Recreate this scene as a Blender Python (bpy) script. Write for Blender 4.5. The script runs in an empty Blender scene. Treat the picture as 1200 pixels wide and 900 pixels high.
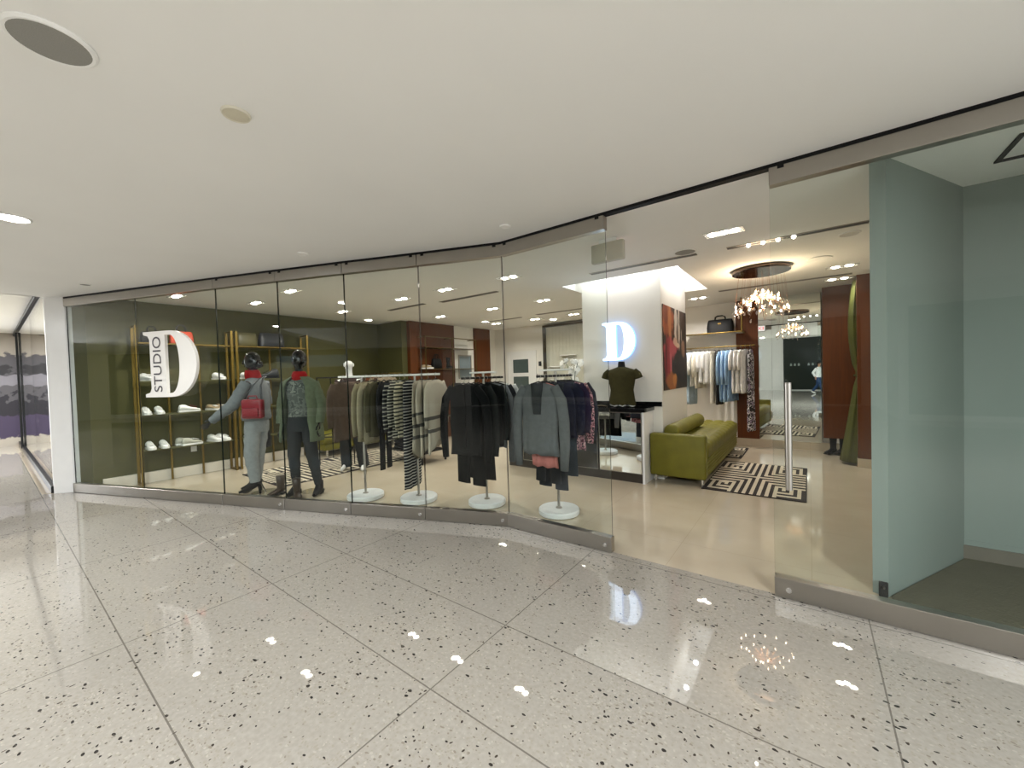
import bpy, bmesh, math, random
from mathutils import Vector, Matrix
random.seed(7)
SC = bpy.context.scene
COL = SC.collection
R = math.radians

# ------------------------------------------------------------------ camera, world, light, exposure
cam_d = bpy.data.cameras.new('camera'); cam = bpy.data.objects.new('camera', cam_d); COL.objects.link(cam)
cam_d.sensor_fit = 'HORIZONTAL'; cam_d.sensor_width = 36; cam_d.lens = 36*465/1200; cam_d.clip_start = .02
pitch, roll = R(-1.3), R(1.7)
fw = Vector((-.6*math.cos(pitch), .8*math.cos(pitch), math.sin(pitch)))
rt0 = Vector((.8, .6, 0)); up0 = rt0.cross(fw)
rt = math.cos(roll)*rt0 - math.sin(roll)*up0; up = math.sin(roll)*rt0 + math.cos(roll)*up0
M = Matrix((rt, up, -fw)).transposed().to_4x4(); M.translation = (0, 0, 1.5)
cam.matrix_world = M
SC.camera = cam
SC.view_settings.view_transform = 'Standard'; SC.view_settings.look = 'None'
SC.view_settings.gamma = 1; SC.view_settings.use_curve_mapping = False
SC.view_settings.exposure = 0.24
SC.cycles.use_denoising = True
SC.cycles.max_bounces = 10; SC.cycles.transparent_max_bounces = 32; SC.cycles.glossy_bounces = 6
SC.cycles.caustics_reflective = False; SC.cycles.caustics_refractive = False
SC.cycles.sample_clamp_indirect = 4
W = bpy.data.worlds.new('mall_daylight'); SC.world = W; W.use_nodes = True
W.node_tree.nodes['Background'].inputs[0].default_value = (.9, .95, 1, 1)
W.node_tree.nodes['Background'].inputs[1].default_value = 2.3
SHOP_W = 9.4       # watts of each twin shop spotlight
MALL_W = 88.0      # watts of each mall downlight
HALL_FILL_W = 130.0

def area(name, loc, size, watts, color=(1, .97, .94), rot=(0, 0, 0), sizey=None, parent=None, disk=False, spread=180):
    d = bpy.data.lights.new(name, 'AREA'); d.energy = watts; d.color = color; d.spread = R(spread)
    d.shape = 'DISK' if disk else ('RECTANGLE' if sizey else 'SQUARE'); d.size = size
    if sizey: d.size_y = sizey
    o = bpy.data.objects.new(name, d); COL.objects.link(o); o.location = loc; o.rotation_euler = rot
    if parent: o.parent = parent
    return o
# broad fill lamp added under the hall ceiling behind the viewer, no fitting
area('hall_fill', (-4, -8, 4.3), 14, HALL_FILL_W, (.94, .97, 1), sizey=8)
# fill lamp added left of the viewer, standing in for daylight
area('hall_fill_left', (-16.4, -4.2, 1.45), 6.6, 300, (.94, .97, 1), (R(90), 0, R(-90)), sizey=2.6)
# weaker fill lamp added right of the viewer, out of view
area('hall_fill_right', (7.5, -3.2, 1.4), 6, 60, (.94, .97, 1), (R(90), 0, R(90)), sizey=2.4)

# ------------------------------------------------------------------ materials
def lin(c):
    if isinstance(c, str): c = tuple(int(c[i:i+2], 16)/255 for i in (0, 2, 4))
    return tuple((x/12.92 if x <= .04045 else ((x+.055)/1.055)**2.4) for x in c) + (1,)
class NT:
    def __init__(s, m): s.t = m.node_tree; s.n = s.t.nodes; s.l = s.t.links; s.b = s.n['Principled BSDF']
    def new(s, typ, **kw):
        n = s.n.new(typ)
        for k, v in kw.items(): setattr(n, k, v)
        return n
    def link(s, a, b): s.l.new(a, b)
    def math(s, op, a, b=None):
        n = s.new('ShaderNodeMath', operation=op)
        for i, x in enumerate((a, b)):
            if x is None: continue
            if isinstance(x, (int, float)): n.inputs[i].default_value = x
            else: s.link(x, n.inputs[i])
        return n.outputs[0]
    def mix(s, f, a, b):
        n = s.new('ShaderNodeMix', data_type='RGBA')
        for i, x in ((0, f), (6, a), (7, b)):
            if isinstance(x, (int, float)): n.inputs[i].default_value = x
            elif isinstance(x, tuple): n.inputs[i].default_value = x
            else: s.link(x, n.inputs[i])
        return n.outputs[2]
def mat(name, c, rough=.5, metal=0, var=.06, scale=8, bump=0, bscale=60, spec=.5, coat=0, emit=0, sheen=0):
    m = bpy.data.materials.new(name); m.use_nodes = True; t = NT(m); b = t.b
    c = lin(c)
    b.inputs['Roughness'].default_value = rough; b.inputs['Metallic'].default_value = metal
    b.inputs['Specular IOR Level'].default_value = spec; b.inputs['Coat Weight'].default_value = coat
    b.inputs['Sheen Weight'].default_value = sheen
    co = t.new('ShaderNodeTexCoord').outputs['Object']
    nz = t.new('ShaderNodeTexNoise'); nz.inputs['Scale'].default_value = scale; nz.inputs['Detail'].default_value = 4
    t.link(co, nz.inputs['Vector'])
    lo = tuple(x*(1-var*2) for x in c[:3]) + (1,); hi = tuple(min(1, x*(1+var*2)) for x in c[:3]) + (1,)
    t.link(t.mix(nz.outputs[0], lo, hi), b.inputs['Base Color'])
    if bump:
        n2 = t.new('ShaderNodeTexNoise'); n2.inputs['Scale'].default_value = bscale; t.link(co, n2.inputs['Vector'])
        bp = t.new('ShaderNodeBump'); bp.inputs['Strength'].default_value = bump; bp.inputs['Distance'].default_value = .01
        t.link(n2.outputs[0], bp.inputs['Height']); t.link(bp.outputs[0], b.inputs['Normal'])
    if emit:
        b.inputs['Emission Color'].default_value = c; b.inputs['Emission Strength'].default_value = emit
    return m
def fabric(name, c, var=.12): return mat(name, c, .9, 0, var, 25, .3, 180, .12)
def stripes(name, c1, c2, period, duty, zlo=None, zhi=None):
    """horizontal stripes along the garment's own height, only between zlo and zhi if given"""
    m = fabric(name, c1); t = NT(m)
    sp = t.new('ShaderNodeSeparateXYZ'); t.link(t.new('ShaderNodeTexCoord').outputs['Object'], sp.inputs[0])
    z = sp.outputs[2]
    f = t.math('LESS_THAN', t.math('FRACT', t.math('DIVIDE', t.math('ADD', z, 10), period)), duty)
    if zlo is not None: f = t.math('MULTIPLY', f, t.math('MULTIPLY', t.math('GREATER_THAN', z, zlo), t.math('LESS_THAN', z, zhi)))
    t.link(t.mix(f, lin(c1), lin(c2)), t.b.inputs['Base Color'])
    return m
def blotch(name, cs, scale=10, rough=.8):
    """irregular printed patches in several colours"""
    m = mat(name, cs[0], rough); t = NT(m)
    nz = t.new('ShaderNodeTexNoise'); nz.inputs['Scale'].default_value = scale; nz.inputs['Detail'].default_value = 2
    t.link(t.new('ShaderNodeTexCoord').outputs['Object'], nz.inputs['Vector'])
    cr = t.new('ShaderNodeValToRGB'); cr.color_ramp.interpolation = 'CONSTANT'; e = cr.color_ramp.elements
    e[0].color = lin(cs[0]); e[0].position = 0; e[1].color = lin(cs[1]); e[1].position = .42
    for i, c in enumerate(cs[2:]):
        x = e.new(.5+.09*i); x.color = lin(c)
    t.link(nz.outputs[0], cr.inputs[0]); t.link(cr.outputs[0], t.b.inputs['Base Color'])
    return m
def picture(name, base, blobs, axis=(0, 2), rough=.5):
    """a flat printed picture: soft-edged patches of colour on a base, in the print's own metres"""
    m = mat(name, base, rough); t = NT(m)
    co = t.new('ShaderNodeTexCoord').outputs['Object']
    nz = t.new('ShaderNodeTexNoise'); nz.inputs['Scale'].default_value = 6; nz.inputs['Detail'].default_value = 5; t.link(co, nz.inputs['Vector'])
    sp = t.new('ShaderNodeSeparateXYZ'); t.link(co, sp.inputs[0])
    col = lin(base)
    wob = t.math('MULTIPLY', t.math('SUBTRACT', nz.outputs[0], .5), 1.3)
    for (cx, cz, rx, rz, c, soft) in blobs:
        dx = t.math('DIVIDE', t.math('SUBTRACT', sp.outputs[axis[0]], cx), rx)
        dz = t.math('DIVIDE', t.math('SUBTRACT', sp.outputs[axis[1]], cz), rz)
        d = t.math('ADD', t.math('SQRT', t.math('ADD', t.math('MULTIPLY', dx, dx), t.math('MULTIPLY', dz, dz))), wob)
        mr = t.new('ShaderNodeMapRange'); mr.inputs[1].default_value = 1-soft; mr.inputs[2].default_value = 1
        mr.inputs[3].default_value = 1; mr.inputs[4].default_value = 0; t.link(d, mr.inputs[0])
        col = t.mix(mr.outputs[0], col, lin(c))
    t.link(col, t.b.inputs['Base Color'])
    return m
def wood(name, c1, c2):
    m = mat(name, c1, .45, spec=.3); t = NT(m)
    mp = t.new('ShaderNodeMapping'); mp.inputs['Scale'].default_value = (9, 9, .6)
    t.link(t.new('ShaderNodeTexCoord').outputs['Object'], mp.inputs[0])
    nz = t.new('ShaderNodeTexNoise'); nz.inputs['Scale'].default_value = 2.5; nz.inputs['Detail'].default_value = 6; nz.inputs['Distortion'].default_value = .8
    t.link(mp.outputs[0], nz.inputs['Vector'])
    t.link(t.mix(nz.outputs[0], lin(c1), lin(c2)), t.b.inputs['Base Color'])
    return m
def emission(name, c, s):
    m = bpy.data.materials.new(name); m.use_nodes = True; t = NT(m)
    t.n.remove(t.b); e = t.new('ShaderNodeEmission'); e.inputs[0].default_value = lin(c); e.inputs[1].default_value = s
    t.link(e.outputs[0], t.n['Material Output'].inputs[0]); return m
def glass(name, tint, f0=.045, rough=0.0):
    """clear sheet glass: mirror reflection rising at glancing angles, the rest passes straight through"""
    m = bpy.data.materials.new(name); m.use_nodes = True; t = NT(m); t.n.remove(t.b)
    g = t.new('ShaderNodeNewGeometry'); dt = t.new('ShaderNodeVectorMath', operation='DOT_PRODUCT')
    t.link(g.outputs['Incoming'], dt.inputs[0]); t.link(g.outputs['Normal'], dt.inputs[1])
    p = t.math('POWER', t.math('SUBTRACT', 1, t.math('ABSOLUTE', dt.outputs['Value'])), 5)
    f = t.math('ADD', t.math('MULTIPLY', p, 1-f0), f0)
    tr = t.new('ShaderNodeBsdfTransparent'); tr.inputs[0].default_value = tint + (1,)
    gl = t.new('ShaderNodeBsdfGlossy'); gl.inputs['Roughness'].default_value = rough; gl.inputs['Color'].default_value = (1, 1, 1, 1)
    mx = t.new('ShaderNodeMixShader'); t.link(f, mx.inputs[0]); t.link(tr.outputs[0], mx.inputs[1]); t.link(gl.outputs[0], mx.inputs[2])
    t.link(mx.outputs[0], t.n['Material Output'].inputs[0]); return m

def terrazzo():
    m = mat('terrazzo', 'c9c1b3', .012, spec=.6); t = NT(m)
    co = t.new('ShaderNodeTexCoord').outputs['Object']
    nz = t.new('ShaderNodeTexNoise'); nz.inputs['Scale'].default_value = 45; nz.inputs['Detail'].default_value = 5; t.link(co, nz.inputs['Vector'])
    col = t.mix(nz.outputs[0], lin('8d877e'), lin('aca69c'))
    def chips(scale, keep, size, c, stretch, rot):
        nonlocal col
        mp = t.new('ShaderNodeMapping'); mp.inputs['Scale'].default_value = stretch; mp.inputs['Rotation'].default_value = (0, 0, rot); t.link(co, mp.inputs[0])
        n3 = t.new('ShaderNodeTexNoise'); n3.inputs['Scale'].default_value = 14; t.link(co, n3.inputs['Vector'])
        va = t.new('ShaderNodeVectorMath', operation='ADD'); t.link(mp.outputs[0], va.inputs[0])
        sc = t.new('ShaderNodeVectorMath', operation='SCALE'); t.link(n3.outputs[1], sc.inputs[0]); sc.inputs['Scale'].default_value = .05
        t.link(sc.outputs[0], va.inputs[1])
        vo = t.new('ShaderNodeTexVoronoi', voronoi_dimensions='2D'); vo.inputs['Scale'].default_value = scale; vo.inputs['Randomness'].default_value = 1
        t.link(va.outputs[0], vo.inputs['Vector'])
        sp = t.new('ShaderNodeSeparateColor'); t.link(vo.outputs['Color'], sp.inputs[0])
        n4 = t.new('ShaderNodeTexNoise'); n4.inputs['Scale'].default_value = 2.2; t.link(co, n4.inputs['Vector'])
        kp = t.math('MULTIPLY', t.math('MAXIMUM', t.math('SUBTRACT', n4.outputs[0], .3), .02), keep*4.5)
        f = t.math('MULTIPLY', t.math('LESS_THAN', sp.outputs[0], kp), t.math('LESS_THAN', vo.outputs['Distance'], t.math('MULTIPLY', t.math('ADD', sp.outputs[1], .45), size)))
        col = t.mix(f, col, c)
    chips(70, .35, .28, lin('979084'), (1, 1, 1), 0)
    chips(48, .22, .26, lin('a9a398'), (1, 1.4, 1), .4)
    chips(50, .12, .26, lin('867e72'), (1, 1.5, 1), 1.1)
    chips(30, .085, .23, lin('2f2b28'), (1, 1.7, 1), .5)
    chips(44, .032, .25, lin('3d352e'), (1.6, 1, 1), 2.0)
    # joints between the slabs
    sp = t.new('ShaderNodeSeparateXYZ'); t.link(co, sp.inputs[0])
    x, y = sp.outputs[0], sp.outputs[1]
    j = None
    for v in (-5.6, -3.9, -2.2, -.55, .44, 1.24, 1.83, 3.02):
        d = t.math('LESS_THAN', t.math('ABSOLUTE', t.math('SUBTRACT', y, v)), .0035); j = d if j is None else t.math('MAXIMUM', j, d)
    fx = t.math('ABSOLUTE', t.math('SUBTRACT', t.math('FRACT', t.math('DIVIDE', t.math('ADD', x, 1.475+17.4+.87), 1.74)), .5))
    j = t.math('MAXIMUM', j, t.math('LESS_THAN', fx, .002))
    col = t.mix(t.math('MULTIPLY', j, .75), col, lin('565048'))
    t.link(col, t.b.inputs['Base Color'])
    return m
def shop_tile():
    m = mat('cream_tile', 'cfc0a6', .07, spec=.6); t = NT(m)
    co = t.new('ShaderNodeTexCoord').outputs['Object']
    nz = t.new('ShaderNodeTexNoise'); nz.inputs['Scale'].default_value = 2.2; nz.inputs['Detail'].default_value = 5; t.link(co, nz.inputs['Vector'])
    br = t.new('ShaderNodeTexBrick'); br.offset = 0; br.inputs['Scale'].default_value = 1; br.inputs['Mortar Size'].default_value = .0015
    br.inputs['Brick Width'].default_value = .9; br.inputs['Row Height'].default_value = .9; t.link(co, br.inputs['Vector'])
    col = t.mix(nz.outputs[0], lin('b3a58f'), lin('c6baa5'))
    t.link(t.mix(t.math('MULTIPLY', br.outputs['Fac'], .6), col, lin('9a8b74')), t.b.inputs['Base Color'])
    return m

MT = dict(
    terrazzo=terrazzo(), tile=shop_tile(),
    ceiling=mat('ceiling_paint', 'f1f0ed', .9, var=.015, scale=1.5), white=mat('white_paint', 'e6e2da', .7, var=.02, scale=2),
    gloss_white=mat('white_lacquer', 'e9e8e6', .25, var=.02), offwhite=mat('warm_white_paint', 'e2d9cb', .8, var=.02),
    olive=mat('olive_paint', '49471f', .75, var=.04, scale=1.2), wood=wood('walnut_veneer', '47220b', '6b3912'),
    steel=mat('brushed_steel', 'aaa59d', .3, 1, var=.05, scale=3), chrome=mat('chrome', 'e4e4e4', .2, 1, var=.01),
    black_metal=mat('black_metal', '161616', .4, .6, var=.02), black=mat('black_gloss', '060607', .1, spec=.45, var=.02, coat=.4),
    matt_black=mat('matt_black', '0e0e0f', .6, var=.03, spec=.2), brass=mat('brushed_brass', '86703a', .45, 1, var=.04),
    marble=mat('white_marble', 'd9dad9', .3, var=.09, scale=7), edge=mat('glass_edge', '14201b', .15, var=.02),
    mirror=mat('mirror_silver', 'eef2f0', .005, 1, var=0), dark_glass=mat('smoked_glass', '1b1c1c', .08, spec=.7),
    rubber=mat('dark_rubber', '1d1b1a', .7), granite=mat('black_granite', '0f0f10', .1, var=.3, scale=90, spec=.6),
    sofa=mat('lime_velvet', '68630e', .6, var=.14, scale=6, bump=.15, bscale=40),
    rug_d=mat('dark_brown_wool', '221a17', .95, bump=.3, bscale=300), rug_l=mat('cream_wool', 'c9bea8', .95, bump=.3, bscale=300),
    red=fabric('red_knit', '8e1c1c'), red_lth=mat('red_leather', '7c0f1d', .35, bump=.1, bscale=120), grey=fabric('grey_knit', '74787a'),
    lgrey=fabric('pale_grey_jersey', '878a8a'), olive_k=fabric('sage_knit', '5c6450'), charcoal=fabric('charcoal_cloth', '2b2d2e'),
    blackc=fabric('black_cloth', '111214'), camo=blotch('camouflage_print', ['454a44', '5c6159', '383d39', '6b7066'], 13),
    brown_lth=mat('brown_leather', '33251a', .45, bump=.1), tan_lth=mat('tan_leather', '9a5120', .4), white_lth=mat('white_leather', 'eeeeea', .45, var=.02),
    orange=mat('orange_red_leather', 'b8432c', .5), darkgrey_lth=mat('dark_grey_leather', '2c2e33', .45), gold_lth=mat('tan_suede', '9d8a6a', .7),
    switch=mat('white_plastic', 'e9e8e4', .4), gum=mat('dark_plastic', '26282a', .4), leaf=mat('leaf_green', '2f4a20', .5), petal=mat('white_petal', 'f2f0ea', .6),
    grille=mat('grey_mesh', '8f8d87', .8, var=.1, scale=300), copper=mat('rose_copper', 'b9825f', .25, 1),
    lamp=emission('lit_lamp', 'fff4e2', 30), bulb=emission('lit_bulb', 'ffe6c4', 30), sign_lit=emission('lit_sign_face', 'd6e8ff', 3.4), sign_halo=emission('lit_sign_side', '86b4ff', 2),
    pane=glass('storefront_glass', (.945, .968, .952), .016), clear=glass('clear_glass', (.95, .96, .95)), crystal=glass('cut_crystal', (.96, .92, .89), .1, .0), crystal_cut=glass('faceted_crystal', (.97, .93, .9), .3, .0), curtain=mat('dark_lime_velvet', '4a4d16', .7, var=.14, scale=6, bump=.15, bscale=40), bar=mat('satin_aluminium', 'e6e4e0', .45, .6),
    display=mat('pale_sea_green_paint', '87918c', .6, var=.02, scale=2),
    skin=mat('skin', 'b98a6e', .5),
)

# ------------------------------------------------------------------ mesh helpers
def new(): return bmesh.new()
def box(bm, x0, x1, y0, y1, z0, z1, bev=0, seg=2, mi=0):
    vs = [bm.verts.new(p) for p in ((x0,y0,z0),(x1,y0,z0),(x1,y1,z0),(x0,y1,z0),(x0,y0,z1),(x1,y0,z1),(x1,y1,z1),(x0,y1,z1))]
    fs = [bm.faces.new([vs[i] for i in q]) for q in ((0,3,2,1),(4,5,6,7),(0,1,5,4),(1,2,6,5),(2,3,7,6),(3,0,4,7))]
    for f in fs: f.material_index = mi
    if bev:
        es = list({e for f in fs for e in f.edges})
        r = bmesh.ops.bevel(bm, geom=es, offset=bev, segments=seg, profile=.5, affect='EDGES')
        for f in r['faces']: f.material_index = mi
    return bm
def loft(bm, rings, cap=True, mi=0, closed=True):
    vr = [[bm.verts.new(p) for p in r] for r in rings]
    n = len(vr[0])
    for a, b in zip(vr, vr[1:]):
        for i in range(n if closed else n-1):
            f = bm.faces.new((a[i], a[(i+1) % n], b[(i+1) % n], b[i])); f.material_index = mi
    if cap and closed:
        for r, s in ((vr[0], -1), (vr[-1], 1)):
            f = bm.faces.new(r if s > 0 else r[::-1]); f.material_index = mi
    return bm
def tube(bm, pts, rad, n=10, side=None, cap=True, mi=0):
    """tube along pts; rad is a radius or a list of radii or (a, b) pairs, a measured along the direction 'side'"""
    pts = [Vector(p) for p in pts]
    if not isinstance(rad, (list, tuple)): rad = [rad]*len(pts)
    rings = []; prev = Vector(side) if side else None
    for i, p in enumerate(pts):
        d = (pts[min(i+1, len(pts)-1)] - pts[max(i-1, 0)]).normalized()
        if prev is None:
            prev = Vector((1, 0, 0)) if abs(d.x) < .9 else Vector((0, 1, 0))
        s = (prev - d*prev.dot(d)).normalized(); t = d.cross(s)
        if not side: prev = s
        r = rad[i]; a, b = r if isinstance(r, (list, tuple)) else (r, r)
        rings.append([p + s*(a*math.cos(2*math.pi*k/n)) + t*(b*math.sin(2*math.pi*k/n)) for k in range(n)])
    return loft(bm, rings, cap, mi)
def cyl(bm, p0, p1, r0, r1=None, n=20, mi=0): return tube(bm, [p0, p1], [r0, r0 if r1 is None else r1], n, mi=mi)
def lathe(bm, prof, c=(0, 0, 0), n=24, mi=0, sx=1, sy=1):
    return loft(bm, [[(c[0]+r*sx*math.cos(2*math.pi*k/n), c[1]+r*sy*math.sin(2*math.pi*k/n), c[2]+z) for k in range(n)] for r, z in prof], True, mi)
def ball(bm, c, rx, ry=None, rz=None, n=14, m=9, mi=0):
    ry = rx if ry is None else ry; rz = rx if rz is None else rz
    pr = [(math.sin(math.pi*i/m)+.001, -math.cos(math.pi*i/m)) for i in range(m+1)]
    return loft(bm, [[(c[0]+rx*r*math.cos(2*math.pi*k/n), c[1]+ry*r*math.sin(2*math.pi*k/n), c[2]+rz*z) for k in range(n)] for r, z in pr], True, mi)
def prism(bm, poly, h0, h1, ax='z', mi=0):
    f = {'z': lambda a, b, h: (a, b, h), 'y': lambda a, b, h: (a, h, b), 'x': lambda a, b, h: (h, a, b)}[ax]
    A = [bm.verts.new(f(a, b, h0)) for a, b in poly]; B = [bm.verts.new(f(a, b, h1)) for a, b in poly]
    n = len(poly)
    fs = [bm.faces.new(A), bm.faces.new(B[::-1])] + [bm.faces.new((A[i], B[i], B[(i+1) % n], A[(i+1) % n])) for i in range(n)]
    for q in fs: q.material_index = mi
    return bm
def obj(name, bm, m, parent=None, smooth=None, loc=None, rz=0):
    bmesh.ops.recalc_face_normals(bm, faces=bm.faces)
    me = bpy.data.meshes.new(name); bm.to_mesh(me); bm.free()
    for x in (m if isinstance(m, (list, tuple)) else [m]): me.materials.append(x)
    o = bpy.data.objects.new(name, me); COL.objects.link(o)
    if smooth is not None:
        me.polygons.foreach_set('use_smooth', [True]*len(me.polygons))
        if smooth < 180: me.set_sharp_from_angle(angle=R(smooth))
    if parent: o.parent = parent
    if loc: o.location = loc
    if rz: o.rotation_euler.z = rz
    return o
def tag(o, label, cat, group=None):
    o['label'] = label; o['category'] = cat
    if group: o['group'] = group
    return o
def thing(name, label, cat, loc=(0, 0, 0), rz=0, group=None):
    o = bpy.data.objects.new(name, None); COL.objects.link(o); o.empty_display_size = .1
    o.location = loc; o.rotation_euler.z = rz
    return tag(o, label, cat, group)
def struct(name, bm, m, parent=None, smooth=None, loc=None, rz=0):
    o = obj(name, bm, m, parent, smooth, loc, rz)
    if not parent: o['kind'] = 'structure'
    return o
def dup(root, label, loc, rz=0, group=None):
    r = root.copy(); COL.objects.link(r); r.location = loc; r.rotation_euler = (0, 0, rz); r['label'] = label
    if group: r['group'] = group
    def kids(a, b):
        for ch in list(a.children):
            c = ch.copy(); COL.objects.link(c); c.parent = b; kids(ch, c)
    kids(root, r)
    return r
def subsurf(o, lv=1):
    md = o.modifiers.new('smooth', 'SUBSURF'); md.levels = lv; md.render_levels = lv
    return o

# ------------------------------------------------------------------ the setting
H = 2.8
FAC = [(-8.51, .76), (-7.18, 1.25), (-5.84, 1.76), (-4.95, 2.10), (-4.10, 2.43), (-3.26, 2.77), (-2.41, 3.10), (-1.32, 3.10), (-.20, 3.10), (2.6, 3.10)]
BV = 8.9                                               # back wall of the shop
bm = new(); prism(bm, [(-8.75, .45)] + FAC + [(14, 3.1), (14, -14.2), (-21, -14.2), (-21, .45)], -.1, 0); struct('floor', bm, MT['terrazzo'])
bm = new(); prism(bm, FAC + [(2.6, 10.2), (-9.2, 10.2), (-9.2, .76)], -.1, 0); struct('floor_shop', bm, MT['tile'])
bm = new(); box(bm, -20.5, -8.75, .45, 8, -.1, 0); struct('floor_next_store', bm, MT['tile'])
RU0, RU1, RV0, RV1 = -2.96, -1.30, 5.25, 7.1            # lit recess round the column
bm = new()
box(bm, -8.7, RU0, -3.2, 10.2, H, H+.15); box(bm, RU1, 6, -3.2, 10.2, H, H+.15)
box(bm, RU0, RU1, -3.2, RV0, H, H+.15); box(bm, RU0, RU1, RV1, 10.2, H, H+.15)
box(bm, RU0, RU1, RV0, RV1, H+.42, H+.5)
q = .006
box(bm, RU0-.03, RU0+q, RV0+q, RV1-q, H+.001, H+.45); box(bm, RU1-q, RU1+.03, RV0+q, RV1-q, H+.001, H+.45); box(bm, RU0-.03, RU1+.03, RV0-.03, RV0+q, H+.001, H+.45); box(bm, RU0-.03, RU1+.03, RV1-q, RV1+.03, H+.001, H+.45)
struct('ceiling', bm, MT['ceiling'])
bm = new(); box(bm, -21, -8.7, -14.2, 8, 3.02, 3.15); box(bm, -8.7, -8.66, -3.2, .5, H, 3.15); struct('ceiling_next_store', bm, MT['ceiling'])
bm = new(); box(bm, -8.7, 14, -14.2, -3.2, 4.5, 4.6); box(bm, -8.7, 14, -3.25, -3.2, H, 4.5); struct('ceiling_hall', bm, MT['ceiling'])
# shop walls
bm = new(); prism(bm, [(-8.75, .96), (-8.52, .96), (-8.52, .81), (-8.25, .91), (-8.25, 5.7), (-8.75, 5.7)], 0, H); box(bm, -8.75, -7.35, 5.7, 5.85, 0, H); struct('wall_left', bm, MT['olive'])
bm = new(); box(bm, -8.25, -8.2, 1.0, 5.7, 0, .16); box(bm, -8.25, -7.36, 5.65, 5.7, 0, .16); struct('baseboard_left', bm, MT['offwhite'])
bm = new(); box(bm, -8.8, -7.25, 5.85, 7.26, 0, H); struct('wall_walnut_panel', bm, MT['wood'])
bm = new(); box(bm, -8.8, -7.25, 7.26, 9.1, 0, H); struct('wall_left_rear', bm, MT['white'])
bm = new(); box(bm, -7.25, -7.2, 7.98, 8.62, 0, H-.01); struct('wall_walnut_strip', bm, MT['wood'])
bm = new(); box(bm, -7.3, 1.8, BV, BV+.12, 0, H); struct('wall_back', bm, MT['white'])
bm = new(); box(bm, -2.8, -1.62, 5.6, 6.95, 0, H+.45); struct('column', bm, MT['white'])
bm = new(); box(bm, -1.14, -.77, BV-.05, BV, .14, H); struct('wall_walnut_back', bm, MT['wood'])
bm = new(); box(bm, -1.16, .62, BV-.07, BV, 0, .14); box(bm, .55, .86, 7.63, 7.72, 0, .13); struct('baseboard_back', bm, MT['tile'])
bm = new(); box(bm, .18, .62, 8.43, 8.48, .29, H); struct('wall_fitting_room_side', bm, MT['wood'])
bm = new(); box(bm, .56, .86, 7.64, 7.72, .13, H); struct('wall_fitting_room_end', bm, MT['wood'])
bm = new(); box(bm, .86, .98, 4.56, 7.75, 0, H); box(bm, 1.68, 1.8, 3.2, 9.0, 0, H); struct('wall_right', bm, MT['offwhite'])
# slanted partition and back of the unlit display window
bm = new(); prism(bm, [(.32, 3.47), (.395, 3.44), (.93, 4.43), (.86, 4.5)], 0, H); struct('wall_partition', bm, MT['display'])
bm = new(); box(bm, .86, 2.6, 4.43, 4.55, 0, H); box(bm, .9, 2.6, 4.425, 4.43, .14, .15)
struct('wall_display_back', bm, MT['display'])
bm = new(); box(bm, .86, 2.6, 4.415, 4.43, 0, .11); struct('baseboard_display', bm, mat('taupe_base', '6e675c', .6))
bm = new(); prism(bm, [(.41, 3.45), (.93, 4.415), (2.6, 4.415), (2.6, 3.13), (.41, 3.13)], .001, .012); struct('floor_display', bm, mat('olive_grey_carpet', '5d5848', .9, bump=.3))
bm = new(); box(bm, 2.55, 2.65, 3.1, 4.6, 0, H); struct('wall_display_side', bm, MT['display'])
# white pier at the left end of the storefront
bm = new(); prism(bm, [(-8.75, .56), (-8.655, .56), (-8.52, .74), (-8.52, .95), (-8.75, .95)], 0, H); struct('column_end', bm, MT['gloss_white'])

def along(p, q):
    d = Vector((q[0]-p[0], q[1]-p[1])); return d.length, math.atan2(d.y, d.x)
def rails(bm, L, z0, z1, gap=.004): box(bm, gap, L-gap, -.035, .035, z0, z1, .003, 1)
def pane(bm, x0, x1, z0, z1):
    box(bm, x0, x1, -.006, .006, z0, z1, mi=0)
    bm.faces.ensure_lookup_table()
    for f in bm.faces[-6:]:
        n = f.normal if f.normal.length else f.calc_center_median()
        f.normal_update()
        if abs(f.normal.y) < .5: f.material_index = 1
wn = 0
for p, q, cuts in ((FAC[0], FAC[2], (1.42,)), (FAC[2], FAC[3], ()), (FAC[3], FAC[4], ()), (FAC[4], FAC[5], ()), (FAC[5], FAC[6], ()), (FAC[6], FAC[7], ()), (FAC[8], FAC[9], ())):
    L, a = along(p, q); wn += 1
    w = bpy.data.objects.new('window_%d' % wn, None); COL.objects.link(w); w.location = (p[0], p[1], 0); w.rotation_euler.z = a; w['kind'] = 'structure'
    bm = new(); rails(bm, L, 2.665, 2.775); obj('header_rail', bm, MT['steel'], w)
    bm = new(); rails(bm, L, .004, .13); obj('sill_rail', bm, MT['steel'], w)
    xs = [.003] + list(cuts) + [L-.003]
    for x0, x1 in zip(xs, xs[1:]):
        bm = new(); pane(bm, x0+.0015, x1-.0015, .125, 2.67); obj('glass_pane', bm, [MT['pane'], MT['edge']], w)
    if wn > 1:
        bm = new()
        for x in (.05, L-.08): box(bm, x, x+.035, -.037, -.02, 2.755, 2.777)
        obj('pivot_bracket', bm, MT['matt_black'], w)
        bm = new()
        for x in ((L-.06,) if wn != 7 else (.08,)): cyl(bm, (x, -.034, .06), (x, -.042, .06), .016, n=16)
        obj('floor_lock', bm, MT['chrome'], w, 40)
bm = new()
for p, q in zip(FAC, FAC[1:]):
    L, a = along(p, q); n = (-math.sin(a)*.03, math.cos(a)*.03)
    prism(bm, [(p[0]-n[0], p[1]-n[1]), (q[0]-n[0], q[1]-n[1]), (q[0]+n[0], q[1]+n[1]), (p[0]+n[0], p[1]+n[1])], 2.778, 2.7995)
struct('trim_1', bm, MT['matt_black'])

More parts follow.
